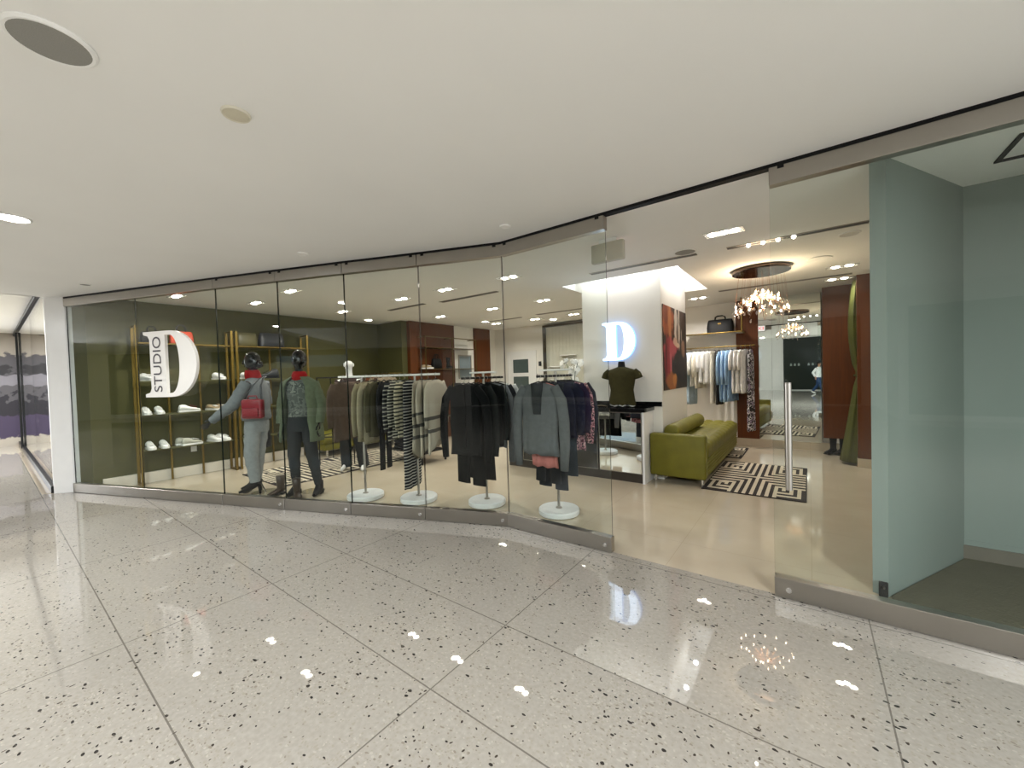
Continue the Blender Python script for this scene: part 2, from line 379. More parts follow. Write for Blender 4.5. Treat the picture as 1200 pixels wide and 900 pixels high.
# neighbouring store: glass front, end wall with mural
L = 11.2
w = bpy.data.objects.new('window_8', None); COL.objects.link(w); w.location = (-19.9, .57, 0); w['kind'] = 'structure'
bm = new(); rails(bm, L, 0, .1); obj('sill_rail', bm, MT['black_metal'], w)
bm = new(); rails(bm, L, 2.94, 3.01); obj('header_rail', bm, MT['black_metal'], w)
for k in range(4):
    bm = new(); pane(bm, k*2.8+.005, k*2.8+2.795, .1, 2.94); obj('glass_pane', bm, [MT['pane'], MT['edge']], w)
bm = new(); box(bm, 4.3, 4.36, -.05, -.01, .05, 2.9); obj('door_post', bm, MT['black_metal'], w)
bm = new(); box(bm, -17.3, -17.15, -8, 8, 0, 3.02)
struct('wall_end', bm, picture('mural_paint', '4a474b', [(0, .0, 40, 1.35, '130e19', .05), (0, 2.75, 40, .32, '9a9288', .1), (0, .1, 40, .22, 'a8a094', .1),
    (0, .5, 2.0, 0.3, '3a2f48', .1), (0, 2.0, .55, .22, '1d1b1f', .15), (0, 1.75, 1.1, .17, '76737a', .15)] , (1, 2)))
bm = new(); box(bm, -20.5, -8.75, 7.9, 8, 0, 3.02); struct('wall_next_store', bm, MT['white'])
# fronts across the hall behind the viewer
bm = new(); box(bm, 2.0, 14, -8.7, -8.5, 0, 4.5); box(bm, 1.9, 2.0, -13.2, -8.5, 0, 4.5); box(bm, -21, 2.0, -13.2, -13.0, 0, 4.5); struct('wall_opposite', bm, MT['white'])
bm = new(); box(bm, 2.1, 13, -8.5, -8.46, .15, 3.0); struct('window_9', bm, mat('dark_shop_window', '262a26', .15))
bm = new(); box(bm, -2.85, 1.5, -13.0, -12.96, .05, 3.3); w10 = struct('window_10', bm, mat('dark_green_shop_window', '1f2621', .15))
bm = new()
for x in (-2.5, -2.3, -2.1, -1.6, -1.4, -1.2, -1.0): box(bm, x, x+.1, -12.96, -12.955, 1.55, 1.67); box(bm, x+.03, x+.07, -12.96, -12.954, 1.57, 1.71)
struct('window_marks', bm, mat('pale_vinyl', '9aa39c', .5), w10)
bm = new(); box(bm, -20, -4.2, -13.0, -12.96, .2, 3.0); struct('window_11', bm, MT['dark_glass'])
bm = new(); box(bm, -21, -20.9, -14.2, -8, 0, 3.1); struct('wall_far', bm, MT['white'])

# ------------------------------------------------------------------ ceiling fixtures
def spot_fixture(u, v, label, watts=SHOP_W, w=.34, group='twin spotlights in the shop ceiling', nl=2):
    t = thing('recessed_spotlight', label, 'ceiling light', (u, v, H), 0, group)
    bm = new(); h = .085
    box(bm, -w/2, w/2, -h, -h+.012, -.008, -.0005); box(bm, -w/2, w/2, h-.012, h, -.008, -.0005)
    box(bm, -w/2, -w/2+.012, -h+.012, h-.012, -.008, -.0005); box(bm, w/2-.012, w/2, -h+.012, h-.012, -.008, -.0005)
    obj('frame', bm, MT['gloss_white'], t)
    bm = new(); box(bm, -w/2+.012, w/2-.012, -h+.012, h-.012, -.004, -.0005); obj('reflector_tray', bm, MT['gloss_white'], t)
    for k in range(nl):
        x = (k-(nl-1)/2)*(w*.82/nl)
        bm = new(); lathe(bm, [(.001, -.016), (.034, -.014), (.045, -.0045)], (x, 0, 0), 16); obj('lamp', bm, MT['lamp'], t, 180)
    area('spot_glow', (0, 0, -.03), .07, watts, (1, .945, .88), parent=t, disk=True, spread=150)
    return t
SP = [(-7.39, 1.75, 'twin recessed spotlight at the left end of the shop, nearest the big white letter'),
      (-7.2, 2.72, 'twin recessed spotlight over the rug behind the mannequins, nearest the shoe shelves'),
      (-5.95, 2.70, 'twin recessed spotlight just inside the glass above the two mannequins'),
      (-7.08, 4.15, 'twin recessed spotlight near the green wall above the green bench'),
      (-5.33, 4.16, 'twin recessed spotlight on the near side of the ceiling slot, above the low table'),
      (-4.32, 4.17, 'bright twin recessed spotlight behind the long rail of knitwear'),
      (-3.18, 4.24, 'twin recessed spotlight above the rail of black coats'),
      (-6.33, 5.95, 'twin recessed spotlight in front of the walnut wall'),
      (-4.92, 6.00, 'twin recessed spotlight in the middle of the shop behind the first ceiling slot'),
      (-3.74, 5.98, 'twin recessed spotlight over the left end of the black counter'),
      (-6.26, 7.76, 'twin recessed spotlight near the back beside the narrow walnut strip'),
      (-5.16, 7.86, 'twin recessed spotlight in front of the white back door'),
      (-4.14, 7.86, 'twin recessed spotlight in front of the dark framed niche'),
      (-.64, 4.28, 'recessed spotlight bar inside the open entrance, in front of the chandelier'),
      (-1.6, 7.86, 'twin recessed spotlight above the clothes rail beside the column'),
      (.36, 6.81, 'twin recessed spotlight in front of the fitting room, nearer the entrance'),
      (.36, 7.74, 'twin recessed spotlight right above the fitting room curtain')]
for i, (u, v, lb) in enumerate(SP): spot_fixture(u, v, lb, SHOP_W*(.2 if i == 13 else 2.6 if i == 14 else 1.5 if i in (0, 1, 3) else .5 if i > 14 else 1), nl=3 if i == 13 else 2)
for u, v in [(-2.5, 5.42), (-1.95, 5.42), (-1.46, 5.9), (-1.46, 6.5), (-2.88, 6.2)]:
    d = bpy.data.lights.new('column_washer', 'POINT'); d.energy = 9; d.color = (.94, .97, 1); d.shadow_soft_size = .03
    o = bpy.data.objects.new('column_washer', d); COL.objects.link(o); o.location = (u, v, H+.26)
def slot(u0, u1, v, label, lit=False):
    t = thing('linear_air_diffuser', label, 'ceiling vent', ((u0+u1)/2, v, H), 0, 'slot diffusers in the shop ceiling'); h = (u1-u0)/2
    bm = new(); box(bm, -h, h, -.045, -.032, -.007, -.0005); box(bm, -h, h, .032, .045, -.007, -.0005); obj('frame', bm, MT['steel'], t)
    bm = new(); box(bm, -h, h, -.032, .032, -.003, -.0005); obj('dark_slot', bm, MT['gum'], t)
    if lit:
        for k in range(4):
            bm = new(); ball(bm, (-h+.2+k*.13, 0, -.012), .018, n=8, m=6); obj('lamp', bm, MT['lamp'], t, 180)
for a in [(-6.4, -5.4, 4.7, 'dark ceiling slot above the mannequin on the greek key rug'), (-5.1, -3.85, 4.82, 'dark ceiling slot above the long knitwear rail'),
          (-2.3, -1.0, 4.86, 'dark ceiling slot in front of the lit recess of the column'), (-.7, .45, 4.88, 'ceiling slot with a row of small lit lamps near the entrance', True),
          (-6.4, -5.2, 7.36, 'dark ceiling slot at the back in front of the white door'), (-4.75, -3.3, 7.3, 'dark ceiling slot at the back in front of the framed niche'),
          (-1.2, .5, 7.45, 'dark ceiling slot at the back between the chandelier and the mirror')]: slot(*a)
def disc(name, label, cat, u, v, r, m1, m2, th=.012, group=None):
    t = thing(name, label, cat, (u, v, H), 0, group)
    bm = new(); lathe(bm, [(r, -.0005), (r, -th*.5), (r*.93, -th), (r*.86, -th*.9), (r*.86, -.0005)], n=36); obj('rim', bm, m1, t, 40)
    bm = new(); lathe(bm, [(r*.86, -th*.75), (.002, -th*.85)], n=36); obj('cover', bm, m2, t, 40)
    return t
disc('ceiling_loudspeaker', 'large round flush loudspeaker with grey mesh in the mall ceiling', 'loudspeaker', -2.26, .20, .125, MT['ceiling'], MT['grille'])
disc('smoke_detector_plate', 'small round cream cover plate in the middle of the mall ceiling', 'cover plate', -2.2, .78, .062, mat('cream_plastic', 'd8d2c0', .5), mat('cream_cover', 'd0c9b4', .5))
t = disc('downlight', 'lit round downlight in the mall ceiling at the far left', 'ceiling light', -4.8, .18, .1, MT['gloss_white'], MT['lamp'])
area('downlight_glow', (0, 0, -.03), .16, MALL_W*.45, (.92, .965, 1), parent=t, disk=True)
disc('sprinkler_cover', 'small round sprinkler cover in the mall ceiling near the white pier', 'sprinkler cover', -7.27, .82, .055, MT['ceiling'], MT['grille'])
disc('sprinkler_cover', 'small round sprinkler cover in the mall ceiling above the bend in the glass', 'sprinkler cover', -2.11, 2.78, .05, MT['ceiling'], MT['ceiling'])
disc('sprinkler_cover', 'small pale round sprinkler cover in the mall ceiling above the fourth glass panel', 'sprinkler cover', -4.11, 2.0, .05, MT['ceiling'], MT['ceiling'])
disc('ceiling_loudspeaker', 'round flush loudspeaker in the shop ceiling beside the column recess', 'loudspeaker', -1.08, 4.68, .12, MT['ceiling'], MT['grille'])
disc('ceiling_loudspeaker', 'round flush loudspeaker in the shop ceiling right of the chandelier', 'loudspeaker', .11, 6.13, .13, MT['ceiling'], MT['ceiling'])
disc('ceiling_loudspeaker', 'oval looking pale ceiling speaker close behind the partition', 'loudspeaker', .33, 5.19, .09, MT['ceiling'], MT['gloss_white'])
# downlights added out of view to brighten the mall floor and ceiling
for u, v in [(-4.8, -1.9), (-2.4, -2.4), (-.8, -1.2), (2.7, -1.0), (3.4, -2.6), (-7.2, -2.6)]:
    t = disc('downlight', 'added round downlight over the mall walkway, unseen behind the viewer', 'ceiling light', u, v, .1, MT['gloss_white'], MT['lamp'], group='added walkway downlights')
    area('downlight_glow', (0, 0, -.03), .16, MALL_W*(2.7 if u > 0 else .9 if u > -1 else .45), (.92, .965, 1), parent=t, disk=True)
# mitred black square outline on the display window's ceiling
bm = new()
for a in ((.98, 1.45, 3.62, 3.645), (.98, 1.45, 4.0, 4.025), (.98, 1.005, 3.645, 4.0), (1.425, 1.45, 3.645, 4.0)): box(bm, a[0], a[1], a[2], a[3], H-.012, H-.0005)
tag(obj('ceiling_track', bm, MT['matt_black']), 'black square lighting track on the ceiling of the empty display window', 'lighting track')
# exit sign whose pale back shows near the glass edge
t = thing('exit_sign', 'pale backed exit sign hung under the ceiling beside the open entrance', 'exit sign', (-1.56, 3.7, 2.7))
bm = new(); box(bm, -.165, .165, -.03, .03, -.125, .06, .012, 2); obj('housing', bm, mat('putty_plastic', 'b9b4a4', .5), t)
bm = new(); box(bm, -.09, .09, -.01, .01, .06, .099); obj('bracket', bm, MT['switch'], t)
bm = new(); box(bm, -.15, .15, .0301, .032, -.11, .045); obj('face', bm, emission('exit_face', 'f2ece6', 1), t)
def meshed(name, c, parent, loc, rot):
    tmp = bpy.data.objects.new(name, c); COL.objects.link(tmp)
    me = bpy.data.meshes.new_from_object(tmp.evaluated_get(bpy.context.evaluated_depsgraph_get()))
    bpy.data.objects.remove(tmp); me.name = name
    o = bpy.data.objects.new(name, me); COL.objects.link(o); o.parent = parent; o.location = loc; o.rotation_euler = rot; return o
def text(name, body, size, m, parent, loc, rot, ext=.002, align='CENTER'):
    c = bpy.data.curves.new(name, 'FONT'); c.body = body; c.size = size; c.extrude = ext; c.align_x = align; c.align_y = 'CENTER'
    c.materials.append(m); return meshed(name, c, parent, loc, rot)
text('lettering', 'EXIT', .13, emission('exit_red', 'd01818', 1.5), t, (0, .0345, -.032), (R(90), 0, R(180)))

# chandelier
t = thing('chandelier', 'crystal chandelier of many small lit bulbs under a round mirrored ceiling plate', 'chandelier', (-.5, 6.2, H))
bm = new(); lathe(bm, [(.001, -.0005), (.33, -.0005), (.335, -.03), (.33, -.05), (.001, -.055)], n=48); obj('ceiling_plate', bm, mat('smoked_chrome', '5a4c42', .12, 1), t, 40)
proto_b = proto_c = None
nb = 0
for ring, (rad, z, n) in enumerate([(.08, -.3, 5), (.2, -.4, 9), (.3, -.52, 14)]):
    for k in range(n):
        a = 2*math.pi*k/n + ring*.4; z2 = z + random.uniform(-.04, .04); x, y = rad*math.cos(a), rad*math.sin(a)
        if proto_b is None:
            bm = new(); lathe(bm, [(.002, -.018), (.007, -.01), (.008, 0), (.005, .01), (.002, .018)], n=10); proto_b = obj('bulb', bm, MT['bulb'], t, 180); b = proto_b
            bm = new(); lathe(bm, [(.003, -.06), (.02, -.03), (.016, .012), (.008, .04), (.004, .075)], n=8); proto_c = obj('crystal_cup', bm, MT['crystal'], t); c = proto_c
        else:
            b = proto_b.copy(); COL.objects.link(b); b.parent = t; c = proto_c.copy(); COL.objects.link(c); c.parent = t
        b.location = (x, y, z2); c.location = (x, y, z2)
        bm = new(); cyl(bm, (x*.85, y*.85, -.05), (x, y, z2+.075), .0009, n=5); obj('wire', bm, MT['copper'], t)
        nb += 1
drop = None
for k in range(98):
    a = random.uniform(0, 2*math.pi); s = random.uniform(0, 1); rad = .05 + .28*math.sqrt(s); z = -.28-.32*s + random.uniform(-.06, .05)
    if drop is None:
        bm = new(); lathe(bm, [(.001, -.04), (.013, -.018), (.009, .005), (.002, .02)], n=6); drop = obj('crystal_drop', bm, MT['crystal_cut'], t); d = drop
    else: d = drop.copy(); COL.objects.link(d); d.parent = t
    d.location = (rad*math.cos(a), rad*math.sin(a), z); d.rotation_euler = (random.uniform(-.4, .4), random.uniform(-.4, .4), a)
bm = new()
for k in range(12):
    a = 2*math.pi*k/12
    tube(bm, [(.03*math.cos(a), .03*math.sin(a), -.34), (.16*math.cos(a), .16*math.sin(a), -.42), (.29*math.cos(a), .29*math.sin(a), -.57), (.33*math.cos(a), .33*math.sin(a), -.6)], .003, 5)
obj('copper_arms', bm, MT['copper'], t)
area('chandelier_glow', (0, 0, -.42), .4, 14, (1, .78, .52), (math.pi, 0, 0), parent=t, disk=True)


# ------------------------------------------------------------------ signs
def d_curve(name, w, h, depth, m, parent, loc, stem=(.13, .42), bowl=.68, rot=(R(90), 0, 0), offset=0):
    c = bpy.data.curves.new(name, 'CURVE'); c.dimensions = '2D'; c.fill_mode = 'BOTH'; c.extrude = depth/2; c.offset = offset
    def arc(cx, x1, y0, y1, n=20): return [(cx+(x1-cx)*math.sin(math.pi*i/n)**.9, y0+(y1-y0)*(.5-.5*math.cos(math.pi*i/n))) for i in range(n+1)]
    s0, s1 = stem
    outer = [(0, 0)] + [(.42, 0)] + arc(.48, 1, 0, 1) + [(.42, 1), (0, 1), (0, .955), (s0*.75, .93), (s0, .87), (s0, .13), (s0*.75, .07), (0, .045)]
    inner = [(s1, .06)] + arc(.5, bowl, .06, .94) + [(s1, .94)]
    for pts in (outer, inner):
        sp = c.splines.new('POLY'); sp.points.add(len(pts)-1); sp.use_cyclic_u = True
        for i, (x, y) in enumerate(pts): sp.points[i].co = (x*w, y*h, 0, 1)
    c.materials.append(m); return meshed(name, c, parent, loc, rot)
fa = math.atan2(.362, .932)
t = thing('storefront_letter', 'big white letter D reading STUDIO down its stem, fixed to the storefront glass', 'shop sign', (-6.885, 1.30, 1.35), fa)
d_curve('letter', .90, .84, .035, mat('white_acrylic', 'e8e4de', .4, var=.01), t, (0, -.022, 0), stem=(.12, .42))
text('lettering', 'STUDIO', .2, mat('dark_vinyl', '3a3336', .5), t, (.243, -.043, .42), (R(90), R(-90), 0), .001)
bm = new()
for x, z in ((.2, .07), (.2, .77), (.8, .42)): cyl(bm, (x, -.006, z), (x, .02, z), .01, n=10)
obj('stand_off', bm, MT['chrome'], t)
t = thing('illuminated_letter', 'glowing white and blue letter D mounted on the white column', 'lit sign', (-2.45, 5.6, 1.67), 0)
d_curve('lit_face', .48, .55, .012, MT['sign_lit'], t, (0, -.055, 0), stem=(.13, .42))
d_curve('housing', .48, .55, .045, MT['sign_halo'], t, (0, -.0245, 0), stem=(.13, .42), offset=.004)
area('letter_glow', (.235, -.09, .265), .4, .7, (.6, .78, 1), (R(-90), 0, 0), parent=t, spread=170)
# poster on the side of the column
t = thing('poster', 'large fashion poster of red and white draped fabric on the column side above the sofa', 'poster', (-1.616, 6.29, 1.82))
bm = new(); box(bm, 0, .008, -.64, .64, -.6, .6)
obj('print', bm, picture('poster_print', '2c201b', [
    (-.42, .42, .36, .3, '9c5636', .3), (-.3, .3, .1, .4, 'b87a52', .4), (-.52, .5, .14, .2, '7a3c28', .3),
    (-.35, .0, .34, .2, 'a8434a', .3), (-.42, -.2, .2, .4, '8c2430', .3), (-.28, -.15, .06, .34, 'c0606a', .4), (-.5, -.1, .05, .4, '5e1822', .4), (-.1, .02, .3, .12, 'b4525a', .3),
    (.02, .42, .09, .34, 'ded4ca', .25), (.2, .34, .07, .42, 'd2c6ba', .25), (.34, .4, .05, .34, 'a3978c', .3), (.1, .2, .06, .2, '6a5a50', .4),
    (-.02, .1, .14, .07, 'd9b79f', .3), (.12, .06, .12, .05, 'e0c4ae', .3), (.42, .0, .12, .16, 'a8846c', .3), (.4, .45, .2, .2, '4c3a32', .3),
    (.2, -.3, .34, .36, '1a1413', .3), (-.25, -.5, .3, .16, 'a0602c', .3), (-.1, -.46, .12, .1, 'c08040', .4)], (1, 2)), t)

# ------------------------------------------------------------------ mirrors, door, niche at the back
t = thing('wall_mirror', 'tall frameless mirror on the back wall reflecting the chandelier and entrance', 'mirror', (-.3, BV-.04, .14), R(-2))
bm = new(); box(bm, -.468, .468, -.02, 0, 0, H-.142); obj('mirror_glass', bm, MT['mirror'], t)
d = bpy.data.objects.new('door_1', None); COL.objects.link(d); d.location = (-6.72, BV, 0); d['kind'] = 'structure'
bm = new(); box(bm, -.07, 0, -.04, 0, 0, 2.14); box(bm, .82, .89, -.04, 0, 0, 2.14); box(bm, 0, .82, -.04, 0, 2.07, 2.14); obj('door_frame', bm, MT['gloss_white'], d)
bm = new(); box(bm, 0, .12, -.03, -.002, .02, 2.07); box(bm, .64, .82, -.03, -.002, .02, 2.07)
for z in ((.02, .35), (.93, 1.0), (1.45, 1.55), (1.92, 2.07)): box(bm, .12, .64, -.03, -.002, z[0], z[1])
obj('door_leaf', bm, MT['gloss_white'], d)
for z in ((.35, .93), (1.0, 1.45), (1.55, 1.92)):
    bm = new(); box(bm, .12, .64, -.02, -.01, z[0], z[1]); obj('frosted_pane', bm, mat('frosted_grey_pane', '4e5a58', .25), d)
bm = new(); cyl(bm, (.74, -.03, 1.0), (.74, -.07, 1.0), .012); cyl(bm, (.74, -.07, 1.0), (.63, -.07, 1.0), .009); obj('door_handle', bm, MT['steel'], d, 60)
for u, z, lb in ((-5.72, 1.78, 'upper dark grey wall control between white door and framed niche'), (-5.86, 1.45, 'lower small dark switch beside the white back door')):
    bm = new(); box(bm, u-.04, u+.04, BV-.02, BV-.0005, z-.06, z+.06, .006); box(bm, u-.02, u+.02, BV-.028, BV-.02, z-.02, z+.02, .003)
    tag(obj('wall_switch', bm, MT['gum']), lb, 'switch')
t = thing('wall_niche', 'tall dark framed display niche with pale slatted back on the rear wall', 'display niche', (-5.55, BV, 1.1))
bm = new(); box(bm, 0, .05, -.12, -.0005, 0, 1.66); box(bm, 1.75, 1.8, -.12, -.0005, 0, 1.66); box(bm, .05, 1.75, -.12, -.0005, 1.61, 1.66); box(bm, .05, 1.75, -.12, -.0005, 0, .05); obj('frame', bm, mat('bronze_frame', '4b4233', .4, .5), t)
bm = new()
for k in range(17): box(bm, .05+k*.1, .147+k*.1, -.03, -.0005, .05, 1.61)
obj('slatted_back', bm, mat('pale_panel', 'b9b7a8', .6), t)
for x, z, w in ((.12, .57, .36), (.5, .85, .42), (.95, .72, .5), (.2, .25, .4), (1.2, 1.0, .4)):
    bm = new(); box(bm, x, x+w, -.11, -.03, z, z+.02); obj('ledge', bm, MT['gloss_white'], t)
# framed picture on the white wall beside the walnut strip
t = thing('framed_picture', 'plain grey blue picture in a thin frame on the white wall beside the walnut strip', 'picture', (-7.25, 7.62, 1.75))
bm = new(); box(bm, .0005, .025, -.24, .24, -.31, -.28); box(bm, .0005, .025, -.24, .24, .28, .31); box(bm, .0005, .025, -.24, -.21, -.28, .28); box(bm, .0005, .025, .21, .24, -.28, .28); obj('frame', bm, MT['steel'], t)
bm = new(); box(bm, .0005, .015, -.21, .21, -.28, .28); obj('print', bm, mat('grey_blue_print', '7d8a90', .3), t)

# ------------------------------------------------------------------ shoes, boots, bags (prototypes)
def shoe_rings(L, w, h, hi, n=12):
    rings = []
    prof = [(0, .55, .55), (.04, .8, .9), (.15, .86, 1.0), (.3, .8, .95), (.42, .78, .72), (.55, .9, .55), (.7, 1.0, .44), (.85, .92, .34), (.95, .68, .25), (1.0, .3, .14)]
    for s, ww, hh in prof:
        r = []
        for k in range(n):
            a = 2*math.pi*k/n; r.append((w/2*ww*math.cos(a), -L/2+s*L, hi + h*hh*(.5+.5*math.sin(a))))
        rings.append(r)
    return rings
def make_shoe(label, mu, ms, group, L=.28, h=.1, laces=None):
    t = thing('sneaker', label, 'shoe', (0, 0, 0), 0, group)
    bm = new(); loft(bm, shoe_rings(L, .1, h, .022)); up_ = obj('upper', bm, mu, t, 180)
    bm = new(); pts = [(-.038, -.5), (-.046, -.3), (-.04, 0), (-.052, .25), (-.04, .42), (-.015, .5), (.015, .5), (.04, .42), (.052, .25), (.04, 0), (.046, -.3), (.038, -.5)]
    prism(bm, [(x*1.04, y*L*1.03) for x, y in pts], 0, .028); obj('sole', bm, ms, t)
    bm = new()
    for k in range(4): box(bm, -.025, .025, .01+.022*k, .018+.022*k, .022+h*(.7-.07*k), .03+h*(.73-.07*k))
    obj('laces', bm, laces or ms, t)
    return t
def make_boot(label, m, group, hh=.27, L=.26, heel=0.0, name='boot'):
    t = thing(name, label, 'boot', (0, 0, 0), 0, group)
    bm = new(); loft(bm, shoe_rings(L, .095, .085, .03)); tube(bm, [(0, -L*.3, .05), (0, -L*.31, .12), (0, -L*.31, hh*.7), (0, -L*.32, hh)], [(.042, .055), (.04, .05), (.045, .055), (.052, .062)], 14, side=(1, 0, 0)); obj('upper', bm, m, t, 180)
    bm = new(); box(bm, -.042, .042, -L*.5, L*.48, .012, .032, .01); box(bm, -.04, .04, -L*.5, -L*.22, 0, .03, .004); obj('sole', bm, MT['rubber'], t)
    bm = new(); tube(bm, [(0, -L*.32-.06, hh-.02), (0, -L*.32-.075, hh+.02), (0, -L*.32-.06, hh)], .006, 6); obj('pull_tab', bm, m, t)
    return t
def make_bag(label, m, w, d, h, name='handbag', handle=.1, group=None, lid=None, trim=None):
    t = thing(name, label, 'bag', (0, 0, 0), 0, group)
    bm = new(); tw = w*.9
    rings = []
    for s, kw, kd in ((0, .94, .9), (.04, 1, 1), (.45, 1.0, .95), (.8, .95, .7), (.97, .9, .45), (1, .86, .36)):
        rings.append([(w/2*kw*(abs(math.cos(a))**.35)*(1 if math.cos(a) > 0 else -1), d/2*kd*(abs(math.sin(a))**.45)*(1 if math.sin(a) > 0 else -1), h*s) for a in [2*math.pi*(k+.5)/20 for k in range(20)]])
    loft(bm, rings); bd_ = obj('body', bm, m, t, 50)
    if handle:
        for y in (-d*.16, d*.16):
            bm = new(); tube(bm, [(-w*.2, y, h*.93), (-w*.18, y, h+handle*.7), (-w*.09, y, h+handle), (w*.09, y, h+handle), (w*.18, y, h+handle*.7), (w*.2, y, h*.93)], .008, 8); obj('handle', bm, trim or m, t, 180)
    bm = new(); box(bm, -w*.06, w*.06, -d*.46, -d*.4, h*.62, h*.72, .004); obj('clasp', bm, MT['brass'], bd_)
    return t

# lamps added to brighten the store and corridor beyond the white pier
for u, v in [(-11, 2.6), (-14.5, 2.6), (-12.5, 5.5), (-12, -1.2), (-15.5, -1.2)]:
    t = disc('downlight', 'added round downlight brightening the space beyond the white pier', 'ceiling light', u, v, .1, MT['gloss_white'], MT['lamp'], group='added downlights beyond the white pier'); t.location.z = 3.02
    area('downlight_glow', (0, 0, -.03), .16, 130, (.97, .98, 1), parent=t, disk=True)

# ------------------------------------------------------------------ shoe shelving on the green wall
U0, U1 = -8.2, -7.93
def shelving(v0, v1, inner, label):
    t = thing('shelving_unit', label, 'shelves', (U0, v0, 0)); D = U1-U0; Lv = v1-v0; hz = 2.4
    for x in (D, .012):
        for y in (0, Lv):
            bm = new(); box(bm, x-.012, x+.012, y-.018, y+.018, 0, hz, .002, 1); obj('upright', bm, MT['brass'], t)
    for y in inner:
        bm = new(); box(bm, .02, .05, y-v0-.012, y-v0+.012, 0, 2.125); obj('rear_upright', bm, MT['brass'], t)
    for y in (0, Lv):
        bm = new(); box(bm, .024, D-.012, y-.015, y+.015, .0, .03); box(bm, .024, D-.012, y-.01, y+.01, hz-.02, hz); obj('cross_bar', bm, MT['brass'], t)
    for z in (.53, 1.06, 1.57, 2.15):
        bm = new(); box(bm, .0, D, .0185, Lv-.0185, z-.02, z)
        obj('shelf', bm, mat('olive_shelf', '4c4a22', .5) if z < 2 else MT['brass'], t)
    return t
shelving(1.38, 2.59, (1.77, 2.18), 'left brass shelving unit on the green wall, mostly behind the big white letter')
shelving(2.66, 3.87, (3.27,), 'right brass shelving unit on the green wall, behind the two mannequins')
S_W = make_shoe('single white sneaker toe out behind the stem of the white letter, upper shoe shelf', MT['white_lth'], MT['switch'], None)
S_W.location = (-8.04, 1.52, 1.572); S_W.rotation_euler.z = R(-60)
def put(root, label, u, v, z, rz, group=None): return dup(root, label, (u, v, z+.002), R(rz), group)
g = 'pair of white sneakers at the left of the middle shelf'
for v in (1.47, 1.62): put(S_W, 'white sneaker of the toe-out pair at the left end of the middle shoe shelf', -8.03, v, 1.06, -90, g)
g = 'pair of white sneakers at the left of the lowest shelf'
for v in (1.50, 1.66): put(S_W, 'white sneaker of the toe-out pair at the left end of the lowest shoe shelf', -8.03, v, .53, -90, g)
g = 'pair of white sneakers at the right of the lowest shelf'
for v in (2.32, 2.44): put(S_W, 'white sneaker of the pair on the lowest shelf above the wall outlet', -8.03, v, .53, -70, g)
put(S_W, 'white sneaker standing alone on the upper shelf right of the white letter', -8.04, 2.42, 1.57, -75)
put(S_W, 'white sneaker on the upper shelf just left of the grey mannequin head', -8.04, 2.84, 1.57, -75)
S_R = make_shoe('white sneaker with dark red heel under the bottom of the white letter, middle shelf', MT['white_lth'], MT['switch'], None, laces=MT['red_lth'])
S_R.location = (-8.05, 2.0, 1.062); S_R.rotation_euler.z = 0
S_T = make_shoe('tan suede shoe with white sole on the middle shelf right of the white letter', MT['gold_lth'], MT['switch'], 'pair of tan shoes', h=.075)
S_T.location = (-8.04, 2.32, 1.062); S_T.rotation_euler.z = R(-72)
put(S_T, 'tan suede shoe with white sole on the middle shelf right of the white letter', -8.04, 2.45, 1.06, -72, 'pair of tan shoes')
S_G = make_shoe('pale grey runner shown side on, nearer of the two on the lowest shelf', mat('pale_grey_mesh', 'b4b4a6', .8), MT['white_lth'], None)
S_G.location = (-7.99, 2.0, .532); S_G.rotation_euler.z = R(10)
put(S_G, 'pale grey runner shown side on, rear one of the two on the lowest shelf', -8.125, 1.96, .53, 0)
S_B = make_shoe('chunky black sneaker on the upper shelf between the two mannequin heads', MT['gum'], MT['matt_black'], None, L=.32, h=.16)
S_B.location = (-8.04, 3.2, 1.572); S_B.rotation_euler.z = R(170)
put(S_R, 'white and red sneaker on the lowest shelf behind the grey trousered mannequin', -8.04, 2.86, .53, -75)
put(S_W, 'white sneaker on the middle shelf in the gap between the two mannequins', -8.04, 3.07, 1.06, -85)
S_H = make_boot('tan ankle boot on the upper shelf seen through the opening of the white letter', MT['gold_lth'], None, .17, .25)
S_H.location = (-8.04, 1.98, 1.572); S_H.rotation_euler.z = R(-80)
b = make_bag('bright red handbag on the top shelf above the white letter', MT['orange'], .30, .16, .2, handle=.1, trim=MT['gum']); b.location = (-8.06, 1.94, 2.152); b.rotation_euler.z = R(-90)
b = make_bag('small black handbag on the top shelf left of the red one', MT['matt_black'], .26, .14, .17, handle=.08); b.location = (-8.06, 1.58, 2.152); b.rotation_euler.z = R(-90)
b = make_bag('wide dark grey bag on the top shelf above the two mannequins', MT['darkgrey_lth'], .42, .2, .26, handle=0); b.location = (-8.06, 3.27, 2.152); b.rotation_euler.z = R(-90)
b = make_bag('olive brown bag on the top shelf left of the dark grey bag', mat('olive_leather', '4f4a2a', .5), .33, .18, .24, handle=0); b.location = (-8.06, 2.86, 2.152); b.rotation_euler.z = R(-90)
bm = new(); box(bm, -8.25, -8.242, 2.04, 2.12, .38, .50, .004); box(bm, -8.242, -8.24, 2.065, 2.095, .40, .43); box(bm, -8.242, -8.24, 2.065, 2.095, .45, .48)
tag(obj('wall_outlet', bm, MT['switch']), 'white electrical outlet low on the green wall under the shoe shelves', 'outlet')

